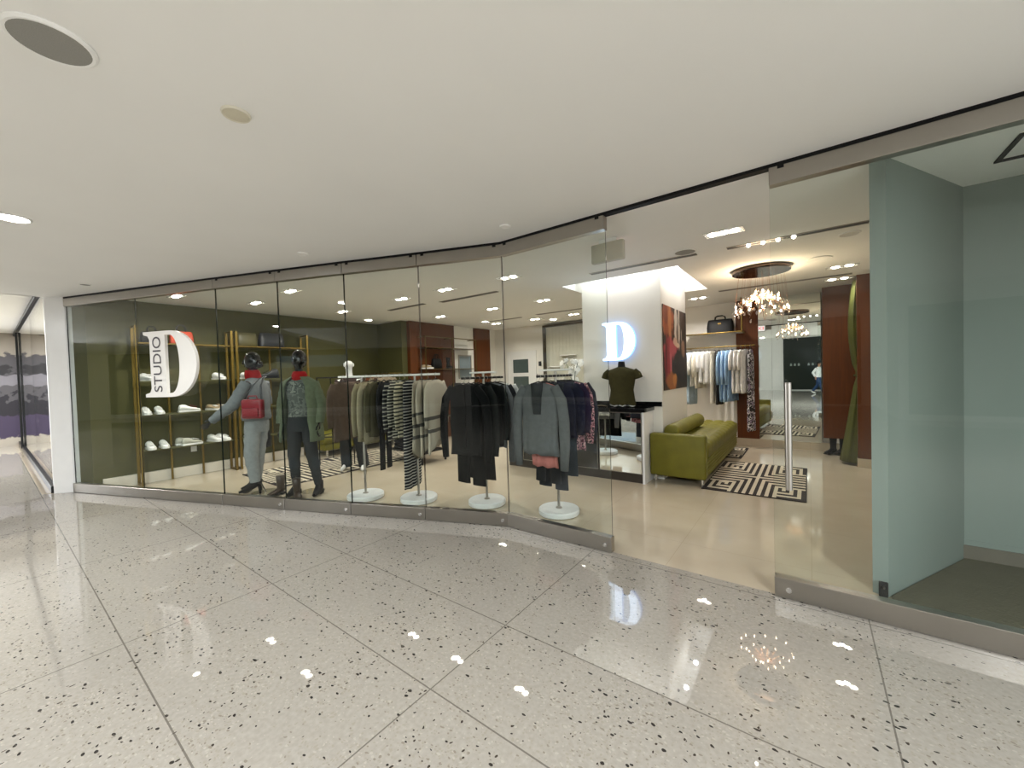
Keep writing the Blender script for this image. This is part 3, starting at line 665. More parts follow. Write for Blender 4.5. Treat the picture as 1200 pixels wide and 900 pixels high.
# ------------------------------------------------------------------ rugs
KEY = ['111111', '100000', '101111', '101001', '101011', '101000']
def key_bits():
    n = 27; B = [[0]*n for _ in range(n)]
    for i in range(n):
        for j in range(n):
            a, b = abs(i-13), abs(j-13); m = min(a, b)
            if m <= 6: B[i][j] = 1 if m % 2 == 0 else 0
            elif max(a, b) == 13: B[i][j] = 0
            else: B[i][j] = int(KEY[min(5, 12-a)][min(5, 12-b)])
    return B
def rug(name, label, u0, u1, v0, v1, nu, nv):
    t = thing(name, label, 'rug', ((u0+u1)/2, (v0+v1)/2, 0)); wu, wv = u1-u0, v1-v0
    B = key_bits(); bm = new(); cu, cv = wu/(27*nu), wv/(27*nv)
    NU, NV = 27*nu, 27*nv
    V = [[bm.verts.new((-wu/2+i*cu, -wv/2+j*cv, .012)) for j in range(NV+1)] for i in range(NU+1)]
    for i in range(NU):
        for j in range(NV):
            f = bm.faces.new((V[i][j], V[i+1][j], V[i+1][j+1], V[i][j+1]))
            f.material_index = B[i % 27][j % 27]
    box(bm, -wu/2, wu/2, -wv/2, wv/2, .001, .011)
    obj('pile', bm, [MT['rug_d'], MT['rug_l']], t)
    bm = new()
    for x0, x1, y0, y1 in ((-wu/2-.012, -wu/2, -wv/2-.012, wv/2+.012), (wu/2, wu/2+.012, -wv/2-.012, wv/2+.012), (-wu/2, wu/2, -wv/2-.012, -wv/2), (-wu/2, wu/2, wv/2, wv/2+.012)): box(bm, x0, x1, y0, y1, .001, .011)
    obj('bound_edge', bm, MT['rug_d'], t)
    return t
rug('greek_key_rug', 'dark and cream greek key rug in front of the lime sofa by the entrance', -1.09, -.05, 5.38, 7.16, 1, 1)
rug('greek_key_rug', 'dark and cream greek key rug under the far end of the lime sofa', -1.78, -.93, 7.5, 8.5, 1, 1)
rug('greek_key_rug', 'greek key rug on the shop floor behind the mannequins and green bench', -7.4, -6.02, 2.5, 5.2, 1, 2)

# ------------------------------------------------------------------ lime sofa and green bench
def cushion(bm, x0, x1, y0, y1, z0, z1, nx, ny, puff=.025, r=.03):
    """an upholstered pad with a grid of stitched channels"""
    NX, NY = nx*6, ny*6
    def top(i, j):
        fx, fy = i/NX, j/NY
        e = min(1, min(fx, 1-fx)*14*(x1-x0)) * min(1, min(fy, 1-fy)*14*(y1-y0))
        p = abs(math.sin(math.pi*fx*nx))**.4 * abs(math.sin(math.pi*fy*ny))**.4
        return z1 - r*(1-e) - puff*(1-p)
    T = [[bm.verts.new((x0+(x1-x0)*i/NX, y0+(y1-y0)*j/NY, top(i, j))) for j in range(NY+1)] for i in range(NX+1)]
    for i in range(NX):
        for j in range(NY): bm.faces.new((T[i][j], T[i+1][j], T[i+1][j+1], T[i][j+1]))
    rim = [T[i][0] for i in range(NX+1)] + [T[NX][j] for j in range(1, NY+1)] + [T[i][NY] for i in range(NX-1, -1, -1)] + [T[0][j] for j in range(NY-1, 0, -1)]
    low = [bm.verts.new((v.co.x, v.co.y, z0)) for v in rim]
    for i in range(len(rim)): bm.faces.new((rim[i], low[i], low[(i+1) % len(rim)], rim[(i+1) % len(rim)]))
    bm.faces.new(low[::-1])
t = thing('sofa', 'long lime green velvet sofa with tufted seat and bolster beside the poster column', 'sofa', (-1.32, 5.38, 0))
W2, LS = .27, 2.75
S = MT['sofa']
bm = new(); box(bm, -.42, W2, 0, .15, .10, .66, .025, 3); obj('arm', bm, S, t, 40)
bm = new(); box(bm, -.29, W2-.015, .155, LS, .10, .36, .02, 3)
for k in range(1, 6): box(bm, W2-.02, W2-.005, .16, LS-.02, .12+.04*k-.002, .15+.04*k, .006, 1)
obj('base', bm, S, t, 40)
bm = new(); cushion(bm, -.285, W2, .158, LS, .36, .565, 3, 11); obj('seat', bm, S, t, 180)
bm = new()
prof = [(.001, 0), (.06, 0), (.095, .012), (.105, .04)] + [(.105-.006*(k % 2), .04+.0775*k) for k in range(1, 20)] + [(.105, 1.59), (.095, 1.61), (.06, 1.625), (.001, 1.625)]
loft(bm, [[(-.18+r*math.cos(2*math.pi*k/20), .165+y, .665+r*math.sin(2*math.pi*k/20)) for k in range(20)] for r, y in prof]); obj('bolster', bm, S, t, 60)
for x, y in ((-.36, .06), (.22, .06), (-.22, LS-.08), (.22, LS-.08)):
    bm = new(); cyl(bm, (x, y, .013), (x, y, .10), .016, .02, 12); obj('foot', bm, MT['chrome'], t, 60)
t = thing('bench', 'green velvet bench against the green wall beyond the mannequins', 'bench', (-7.85, 4.78, 0))
bm = new(); box(bm, -.33, .33, -.85, .85, .13, .26, .02, 2); obj('base', bm, S, t, 40)
bm = new(); cushion(bm, -.33, .34, -.86, .86, .26, .47, 2, 5, .03, .06); obj('seat', bm, S, t, 180)
for x, y in ((-.28, -.78), (.28, -.78), (-.28, .78), (.28, .78)):
    bm = new(); cyl(bm, (x, y, .0), (x, y, .13), .015, .02, 12); obj('foot', bm, MT['chrome'], t, 60)

# ------------------------------------------------------------------ counter under the lit letter
t = thing('display_counter', 'long display counter with black stone top, mirrored and smoked front and white end', 'counter', (-2.9, 5.2, 0))
x0, x1 = -1.12, 1.15
bm = new(); box(bm, x0+.02, x1-.03, .012, .39, .12, .95); box(bm, x0+.02, .08, .39, .9, .12, .95); obj('carcass', bm, MT['matt_black'], t)
bm = new(); box(bm, x1-.03, x1, 0, .39, 0, .955); obj('end_panel', bm, MT['gloss_white'], t)
bm = new(); box(bm, x0, x1-.03, .03, .39, 0, .12); obj('plinth', bm, mat('dark_bronze', '3a342e', .4), t)
bm = new(); box(bm, x0-.02, x1+.02, -.02, .395, .955, 1.005, .004, 1); box(bm, x0-.02, .09, .395, .95, .955, 1.005); box(bm, .11, x1+.125, .375, .395, 1.006, 1.07); obj('stone_top', bm, MT['granite'], t)
for a, b, m, nm in ((-1.09, -.83, 'mirror', 'mirror_door'), (-.8, -.1, 'dark_glass', 'smoked_door'), (-.08, .48, 'dark_glass', 'smoked_door'), (.52, 1.11, 'mirror', 'mirror_door')):
    bm = new(); box(bm, a, b, -.006, .01, .135, .94); o = obj(nm, bm, MT[m], t)
    bm = new()
    for q in ((a-.008, a, .127, .948), (b, b+.008, .127, .948), (a, b, .127, .135), (a, b, .94, .948)): box(bm, q[0], q[1], -.009, .01, q[2], q[3])
    obj('door_trim', bm, MT['steel'], o)
    if m == 'mirror': o['label'] = 'mirror faced counter door'
t = thing('dress_form', 'headless dark bust in an olive brown sleeveless top on the black counter', 'dress form', (-2.1, 5.36, 1.007), R(5))
def ell(z, a, b, n=20, y=0): return [(a*math.cos(2*math.pi*k/n), y+b*math.sin(2*math.pi*k/n), z) for k in range(n)]
bm = new(); loft(bm, [ell(.0, .09, .075), ell(.01, .09, .075), ell(.02, .02, .02), ell(.05, .02, .02)]); obj('stand', bm, MT['black_metal'], t)
bm = new(); loft(bm, [ell(.05, .15, .09), ell(.22, .125, .08), ell(.4, .165, .1), ell(.48, .17, .085), ell(.53, .12, .06), ell(.555, .052, .05), ell(.62, .045, .045), ell(.635, .04, .04)]); obj('torso', bm, MT['matt_black'], t, 60)
bm = new(); loft(bm, [[(x, y, z+.012*math.sin(6*math.atan2(y, x))) for x, y, z in ell(.035, .19, .1, 40)], ell(.12, .175, .1, 40), ell(.24, .16, .095, 40), ell(.4, .19, .112, 40), ell(.47, .215, .1, 40), ell(.515, .19, .078, 40), ell(.548, .09, .062, 40), ell(.56, .055, .055, 40)])
for s in (-1, 1): tube(bm, [(s*.17, 0, .5), (s*.215, 0, .46), (s*.235, 0, .40)], [(.05, .045), (.06, .05), (.065, .055)], 14, side=(0, 1, 0))
obj('top', bm, fabric('olive_brown_knit', '38351f'), t, 60)
bm = new(); loft(bm, [[(x, y, z+.012*math.sin(6*math.atan2(y, x))) for x, y, z in ell(.022, .178, .094, 40)], ell(.05, .178, .095, 40)]); obj('shirt_tail', bm, MT['white_lth'], t, 60)
# orchid, plant, bags and trays on the counter
t = thing('potted_orchid', 'white flowering orchid in a pot on the counter left of the column', 'orchid', (-2.86, 5.36, 1.007))
bm = new(); lathe(bm, [(.001, 0), (.06, 0), (.075, .13), (.068, .13), (.06, .11), (.001, .11)]); obj('pot', bm, MT['gloss_white'], t, 40)
rb = random.Random(3); pb = None
for s, (dx, dy) in enumerate(((.05, -.02), (-.07, .03), (.0, .06))):
    bm = new(); pts = [(0, 0, .1), (dx*.3, dy*.3, .3), (dx, dy, .52), (dx*2.2, dy*2, .66), (dx*3.4, dy*3, .62)]; tube(bm, pts, .005, 6); obj('stem', bm, MT['leaf'], t, 180)
    for k in range(8):
        f = .35+.6*k/7; i = min(3, int(f*4)); fr = f*4-i; p = Vector(pts[i]).lerp(Vector(pts[i+1]), fr) + Vector((rb.uniform(-.05, .05), rb.uniform(-.05, .05), rb.uniform(-.03, .04)))
        if pb is None:
            bm = new()
            for q in range(5):
                a = 2*math.pi*q/5; ball(bm, (.024*math.cos(a), 0, .024*math.sin(a)), .022, .006, .022, 10, 6)
            ball(bm, (0, -.012, 0), .009, n=8, m=5); pb = obj('blossom', bm, MT['petal'], t, 180); o = pb
        else: o = pb.copy(); COL.objects.link(o); o.parent = t
        o.location = p; o.rotation_euler = (rb.uniform(-.4, .4), rb.uniform(-.5, .5), rb.uniform(-.9, .9))
for k in range(5):
    a = k*1.3; bm = new(); tube(bm, [(0, 0, .11), (.08*math.cos(a), .08*math.sin(a), .2), (.17*math.cos(a), .17*math.sin(a), .17)], [(.012, .004), (.03, .004), (.004, .002)], 8, side=(-math.sin(a), math.cos(a), 0)); obj('leaf', bm, MT['leaf'], t, 180)
t = thing('potted_plant', 'small leafy plant in a dark pot on the counter beside the orchid', 'plant', (-2.66, 5.4, 1.007))
bm = new(); lathe(bm, [(.001, 0), (.045, 0), (.055, .08), (.001, .075)]); obj('pot', bm, MT['gum'], t, 40)
for k in range(9):
    a = k*.7; h = .1+.02*(k % 3); bm = new(); tube(bm, [(0, 0, .07), (.03*math.cos(a), .03*math.sin(a), .07+h*.6), (.07*math.cos(a), .07*math.sin(a), .07+h)], [(.006, .003), (.018, .003), (.003, .002)], 6, side=(-math.sin(a), math.cos(a), 0)); obj('leaf', bm, MT['leaf'], t, 180)
b = make_bag('orange brown leather bag at the left end of the counter', MT['tan_lth'], .2, .1, .2, handle=.06); b.location = (-3.92, 5.75, 1.007)
b = make_bag('small tan leather bag in front of the dark rail of coats, on the counter', MT['tan_lth'], .16, .1, .15, handle=.05); b.location = (-3.66, 5.6, 1.007)
for i, (u, lb) in enumerate(((-2.5, 'sunglasses lying on the counter left of the bust, farther from it'), (-2.36, 'sunglasses lying on the counter right beside the bust'))):
    t = thing('sunglasses', lb, 'sunglasses', (u, 5.22, 1.007), R(10))
    bm = new(); tube(bm, [(-.065, 0, .02), (0, -.004, .03), (.065, 0, .02)], .004, 6); tube(bm, [(-.065, 0, .02), (-.066, .12, .006)], .003, 6); tube(bm, [(.065, 0, .02), (.066, .12, .006)], .003, 6); obj('frame', bm, MT['gold_lth'], t)
    for s in (-1, 1):
        bm = new(); ball(bm, (s*.034, 0, .02), .028, .003, .019, 12, 6); obj('lens', bm, MT['dark_glass'], t, 180)

# ------------------------------------------------------------------ mannequins
def skin_body(name, V, E, m, parent, lv=2):
    me = bpy.data.meshes.new(name); me.from_pydata([v[0] for v in V], E, []); me.materials.append(m)
    o = bpy.data.objects.new(name, me); COL.objects.link(o); o.parent = parent
    bpy.context.view_layer.objects.active = o
    md = o.modifiers.new('skin', 'SKIN'); md.use_smooth_shade = True; md.branch_smoothing = .6
    me.skin_vertices.new(name='') if not me.skin_vertices else None
    for i, v in enumerate(V):
        sv = me.skin_vertices[0].data[i]; r = v[1]; sv.radius = r if isinstance(r, tuple) else (r, r); sv.use_root = (i == 0)
    s = o.modifiers.new('smooth', 'SUBSURF'); s.levels = lv; s.render_levels = lv
    return o
def figure(P, m, parent):
    """one continuous body from joint positions: P maps joint name to a point"""
    V, E, ix = [], [], {}
    def add(k, p, r, to=None):
        ix[k] = len(V); V.append((Vector(p), r))
        if to is not None: E.append((ix[to], ix[k]))
    hip = Vector(P['hip']); neck = Vector(P['neck']); head = Vector(P['head'])
    add('hip', hip, (.14, .1)); add('waist', hip.lerp(neck, .33), (.105, .08), 'hip'); add('chest', hip.lerp(neck, .68), (.135, .095), 'waist')
    add('neckb', neck, .055, 'chest'); add('neck', neck.lerp(head, .45), .046, 'neckb'); add('jaw', neck.lerp(head, .75), (.06, .065), 'neck'); add('head', head, (.075, .092), 'jaw'); add('crown', head+(head-neck)*.36, (.05, .06), 'head')
    for s in 'lr':
        sh, el, wr = Vector(P['sh_'+s]), Vector(P['el_'+s]), Vector(P['wr_'+s])
        add('sh'+s, sh, .052, 'chest'); add('el'+s, el, .038, 'sh'+s); add('wr'+s, wr, .025, 'el'+s)
        d = (wr-el).normalized(); sd = d.cross(Vector(P.get('palm_'+s, (1, 0, 0)))).normalized()
        pl = wr+d*.07; add('palm'+s, pl, (.034, .018), 'wr'+s)
        for k in range(4):
            b = pl+d*.02+sd*(k-1.5)*.02; ln = (.058, .07, .066, .05)[k]
            add('f%d%s' % (k, s), b, .0095, 'palm'+s); add('g%d%s' % (k, s), b+d*ln*.55-Vector(P.get('palm_'+s, (1, 0, 0)))*.01, .0085, 'f%d%s' % (k, s)); add('t%d%s' % (k, s), b+d*ln-Vector(P.get('palm_'+s, (1, 0, 0)))*.025, .007, 'g%d%s' % (k, s))
        add('th'+s, wr+d*.03-sd*.035, .011, 'wr'+s); add('tt'+s, wr+d*.08-sd*.055, .009, 'th'+s)
        lh, kn, an = Vector(P['lh_'+s]), Vector(P['kn_'+s]), Vector(P['an_'+s])
        add('lh'+s, lh, .088, 'hip'); add('kn'+s, kn, .057, 'lh'+s); add('cf'+s, kn.lerp(an, .35), .054, 'kn'+s); add('an'+s, an, .035, 'cf'+s)
        toe = Vector(P['toe_'+s]); add('bl'+s, an.lerp(toe, .6)-Vector((0, 0, .02)), (.04, .028), 'an'+s); add('toe'+s, toe, (.028, .02), 'bl'+s)
    return skin_body('body', V, E, m, parent)
def face(parent, head, m, fy=-1):
    """moulded eyes, nose and mouth of an abstract mannequin head"""
    bm = new(); h = Vector(head)
    tube(bm, [h+Vector((0, -.088, .02)), h+Vector((0, -.105, -.02)), h+Vector((0, -.095, -.03))], [.008, .014, .01], 8)
    for s in (-1, 1): ball(bm, h+Vector((s*.032, -.082, .012)), .014, .008, .008, 8, 6)
    ball(bm, h+Vector((0, -.08, -.06)), .022, .012, .008, 8, 6)
    for s in (-1, 1): ball(bm, h+Vector((s*.078, .005, -.01)), .01, .02, .03, 8, 6)
    obj('face', bm, m, parent, 180)
def sleeve(bm, a, b, c, r0, r1, r2, n=16):
    a, b, c = Vector(a), Vector(b), Vector(c); pts = []; rr = []
    for k in range(13):
        f = k/12; p = (a*(1-f)**2+b*2*f*(1-f)+c*f*f) if 0 else (a.lerp(b, f*2) if f < .5 else b.lerp(c, f*2-1))
        q = .25*(a.lerp(b, max(0, f-.1)*2) if f < .6 else b.lerp(c, (f-.1)*2-1)); pts.append(p)
        r = r0+(r1-r0)*f*2 if f < .5 else r1+(r2-r1)*(f*2-1)
        rr.append(r*(1+.06*math.sin(k*2.6)))
    tube(bm, pts, rr, n)
def trouser_leg(bm, top, kn, an, r0, r1, r2): sleeve(bm, top, kn, an, r0, r1, r2, 18)
BL = MT['black']
# grey mannequin, turned to the left
t = thing('mannequin', 'glossy black mannequin in pale grey tracksuit facing left with a red neck scarf', 'mannequin', (-6.02, 2.22, 0), R(-53))
P = dict(hip=(0, 0, 1.0), neck=(0, -.01, 1.58), head=(0, -.05, 1.78), sh_l=(.19, 0, 1.5), el_l=(.27, -.12, 1.22), wr_l=(.27, -.40, 1.02), palm_l=(-1, 0, 0), sh_r=(-.19, 0, 1.5), el_r=(-.27, -.03, 1.22), wr_r=(-.24, -.2, 1.0), palm_r=(1, 0, 0),
    lh_l=(.09, 0, .9), kn_l=(.10, -.03, .53), an_l=(.09, .0, .14), toe_l=(.10, -.17, .035), lh_r=(-.09, 0, .9), kn_r=(-.09, -.06, .53), an_r=(-.08, -.09, .14), toe_r=(-.09, -.27, .035))
figure(P, BL, t); face(t, P['head'], BL)
bm = new(); ball(bm, (0, -.025, 1.79), .09, .112, .13, 20, 12); ball(bm, (0, .07, 1.745), .045, .045, .05, 12, 8); obj('hair', bm, BL, t, 180)
bm = new()
loft(bm, [ell(1.0, .2, .15, 36), ell(1.03, .215, .16, 36), ell(1.14, .205, .145, 36), ell(1.3, .205, .14, 36), ell(1.44, .215, .125, 36), ell(1.52, .17, .1, 36, -.005), ell(1.57, .085, .075, 36, -.01), ell(1.6, .07, .065, 36, -.012)])
sleeve(bm, (.17, 0, 1.5), (.28, -.12, 1.22), (.275, -.40, 1.025), .075, .075, .05); sleeve(bm, (-.17, 0, 1.5), (-.28, -.03, 1.22), (-.245, -.2, 1.01), .075, .075, .05)
obj('sweatshirt', bm, MT['grey'], t, 70)
bm = new(); loft(bm, [ell(.84, .165, .125, 30), ell(.95, .175, .13, 30), ell(1.05, .165, .12, 30)])
trouser_leg(bm, (.085, 0, .93), (.1, -.03, .53), (.09, .0, .17), .1, .085, .062); trouser_leg(bm, (-.085, 0, .93), (-.09, -.06, .53), (-.08, -.09, .17), .1, .085, .062)
obj('trousers', bm, MT['lgrey'], t, 70)
bm = new(); loft(bm, [ell(1.53, .082, .085, 24, -.015), ell(1.56, .098, .098, 24, -.02), ell(1.61, .09, .098, 24, -.03), ell(1.67, .072, .085, 24, -.035)]); obj('neck_scarf', bm, MT['red'], t, 180)
def pump(bm, an, toe, m=None):
    an, toe = Vector(an), Vector(toe); d = (toe-an); d.z = 0; d.normalize()
    tube(bm, [an-d*.045+Vector((0, 0, .03)), an+d*.03-Vector((0, 0, .015)), an+d*.12-Vector((0, 0, .075)), toe+d*.04], [(.042, .055), (.046, .05), (.048, .035), (.018, .016)], 14)
    tube(bm, [an-d*.05+Vector((0, 0, .0)), an-d*.06-Vector((0, 0, .13))], [.024, .014], 10)
    s = Vector((-d.y, d.x, 0)); a = an+d*.09-Vector((0, 0, .055)); b = toe+d*.05
    tube(bm, [an+d*.02+Vector((0, 0, .05)), an+d*.02-Vector((0, 0, .01))], .05, 12)
for s in 'lr':
    bm = new(); pump(bm, P['an_'+s], P['toe_'+s]); obj('heeled_shoe', bm, MT['matt_black'], t, 60)
bm = new(); lathe(bm, [(.001, .001), (.17, .001), (.17, .008), (.001, .009)], (0, .08, 0), 40); obj('base_plate', bm, MT['clear'], t)
bm = new(); cyl(bm, (0, .08, .009), (.02, .02, .16), .009, n=10); obj('base_rod', bm, MT['chrome'], t)
# red bag hung across the grey mannequin
ca, sa = math.cos(R(-53)), math.sin(R(-53))
def rel(x, y): return (-6.02+x*ca-y*sa, 2.22+x*sa+y*ca)
bu, bv = rel(.33, .17)
b = thing('shoulder_bag', 'dark red boxy bag hanging on a strap at the side of the grey mannequin', 'bag', (bu, bv, 1.04), R(37))
bm = new(); box(bm, -.13, .13, -.05, .05, 0, .25, .03, 3); obj('body', bm, MT['red_lth'], b, 40)
bm = new(); box(bm, -.1, .1, -.068, -.0505, .03, .14, .012, 2); obj('front_pocket', bm, MT['red_lth'], b, 40)
bm = new(); tube(bm, [(-.06, 0, .25), (-.05, 0, .29), (.05, 0, .29), (.06, 0, .25)], .008, 8); obj('top_handle', bm, MT['red_lth'], b, 180)
bm = new(); tube(bm, [(-.11, 0, .24), (-.06, .1, .42), (-.02, .19, .515), (.0, .3, .54)], [(.014, .004)]*4, 8, side=(1, 0, 0)); tube(bm, [(.11, 0, .24), (.06, .08, .42), (.03, .19, .515), (.0, .3, .54)], [(.014, .004)]*4, 8, side=(1, 0, 0)); obj('strap', bm, MT['gum'], b, 180)
bu, bv = rel(-.38, -.22)
b = make_bag('black tote held on the far side of the grey mannequin', MT['matt_black'], .3, .12, .32, handle=.13, name='tote_bag'); b.location = (bu, bv, .90-.2); b.rotation_euler.z = R(37)
b.location.z = .56
# second mannequin, facing the glass
t = thing('mannequin', 'glossy black mannequin in long sage cardigan and dark trousers facing the glass', 'mannequin', (-5.36, 2.50, 0), R(34))
P = dict(hip=(0, 0, 1.0), neck=(0, 0, 1.56), head=(0, -.02, 1.77), sh_l=(.19, 0, 1.48), el_l=(.25, .03, 1.2), wr_l=(.25, -.03, .93), palm_l=(-1, 0, 0), sh_r=(-.19, 0, 1.48), el_r=(-.25, .03, 1.2), wr_r=(-.25, -.03, .93), palm_r=(1, 0, 0),
    lh_l=(.1, 0, .9), kn_l=(.14, -.02, .53), an_l=(.19, .03, .12), toe_l=(.22, -.13, .03), lh_r=(-.09, 0, .9), kn_r=(-.1, -.03, .53), an_r=(-.12, .03, .12), toe_r=(-.13, -.14, .03))
figure(P, BL, t); face(t, P['head'], BL)
bm = new(); ball(bm, (0, .01, 1.79), .09, .105, .125, 20, 12); obj('hair', bm, BL, t, 180)
bm = new(); loft(bm, [ell(1.04, .165, .13, 36), ell(1.12, .155, .12, 36), ell(1.3, .17, .125, 36), ell(1.42, .19, .115, 36), ell(1.5, .17, .09, 36), ell(1.545, .09, .07, 36), ell(1.56, .07, .06, 36)]); obj('camouflage_top', bm, MT['camo'], t, 70)
bm = new(); loft(bm, [ell(1.5, .085, .08, 24), ell(1.54, .1, .095, 24), ell(1.59, .09, .09, 24), ell(1.63, .07, .075, 24)]); obj('neck_scarf', bm, MT['red'], t, 180)
bm = new(); loft(bm, [ell(.85, .17, .12, 30), ell(.95, .18, .125, 30), ell(1.06, .16, .115, 30)])
trouser_leg(bm, (.09, 0, .93), (.14, -.02, .53), (.185, .025, .14), .098, .075, .05); trouser_leg(bm, (-.085, 0, .93), (-.1, -.03, .53), (-.12, .03, .14), .098, .075, .05); obj('trousers', bm, MT['charcoal'], t, 70)
bm = new(); n = 30                                     # open cardigan: a shell wrapped round the back and sides
def shell(z, a, b, g0): return [(a*math.sin(-math.pi+g0+(2*math.pi-2*g0)*k/(n-1)), b*-1*math.cos(-math.pi+g0+(2*math.pi-2*g0)*k/(n-1)) * -1, z) for k in range(n)]
rings = [[(x, y, z) for x, y, z in shell(z, a*(1+.03*math.sin(9*i)), b, g0)] for i, (z, a, b, g0) in enumerate([(.72, .27, .19, .75), (.85, .265, .185, .75), (1.0, .25, .175, .7), (1.15, .24, .165, .7), (1.3, .235, .16, .65), (1.42, .235, .145, .6), (1.5, .2, .115, .55), (1.55, .1, .085, .5)])]
loft(bm, rings, cap=False, closed=False)
o = obj('cardigan', bm, MT['olive_k'], t, 180); md = o.modifiers.new('thick', 'SOLIDIFY'); md.thickness = .014; md.offset = 1
bm = new(); sleeve(bm, (.17, 0, 1.48), (.26, .03, 1.2), (.255, -.03, .95), .078, .075, .06); obj('cardigan_sleeve', bm, MT['olive_k'], t, 70)
bm = new(); sleeve(bm, (-.17, 0, 1.48), (-.26, .03, 1.2), (-.255, -.03, .95), .078, .075, .06); obj('cardigan_sleeve', bm, MT['olive_k'], t, 70)
for s in 'lr':
    bm = new(); a = Vector(P['an_'+s]); q = Vector(P['toe_'+s]); tube(bm, [a+Vector((0, .01, .06)), a+Vector((0, .0, -.03)), a.lerp(q, .6)-Vector((0, 0, .02)), q+Vector((0, -.03, .005))], [(.045, .05), (.05, .06), (.048, .04), (.02, .02)], 14, side=(1, 0, 0))
    box(bm, a.x-.035, a.x+.035, a.y-.03, a.y+.06, .0, .06, .008); obj('ankle_boot', bm, MT['matt_black'], t, 60)
bm = new(); lathe(bm, [(.001, .001), (.15, .001), (.15, .008), (.001, .009)], (.03, .16, 0), 40); obj('base_plate', bm, MT['clear'], t)
bo = make_boot('tall dark brown boot standing just left of the cardigan mannequin', MT['brown_lth'], None, .25, .24); bo.location = (-5.64, 2.27, .002); bo.rotation_euler.z = R(200)
put(bo, 'tall dark brown boot standing between the feet of the cardigan mannequin', -5.22, 2.35, 0, 250)
# mannequin on the rug at the back
t = thing('mannequin', 'mannequin in plaid top and dark trousers standing on the rug behind the knitwear', 'mannequin', (-6.05, 3.62, .013), R(30))
figure(dict(P, head=(0, -.01, 1.74)), MT['gloss_white'], t); face(t, (0, -.01, 1.74), MT['gloss_white'])
bm = new(); loft(bm, [ell(.86, .19, .14, 30), ell(1.1, .18, .13, 30), ell(1.35, .2, .125, 30), ell(1.48, .17, .1, 30), ell(1.54, .08, .07, 30)])
sleeve(bm, (.17, 0, 1.48), (.26, .03, 1.2), (.255, -.03, .95), .075, .07, .055); sleeve(bm, (-.17, 0, 1.48), (-.26, .03, 1.2), (-.255, -.03, .95), .075, .07, .055)
obj('plaid_shirt', bm, stripes('dark_plaid', '3d3230', '6a5a50', .09, .3), t, 70)
bm = new(); loft(bm, [ell(.85, .16, .11, 30), ell(1.0, .165, .12, 30)])
trouser_leg(bm, (.09, 0, .93), (.14, -.02, .53), (.185, .025, .06), .1, .09, .085); trouser_leg(bm, (-.085, 0, .93), (-.1, -.03, .53), (-.12, .03, .06), .1, .09, .085); obj('trousers', bm, MT['charcoal'], t, 70)

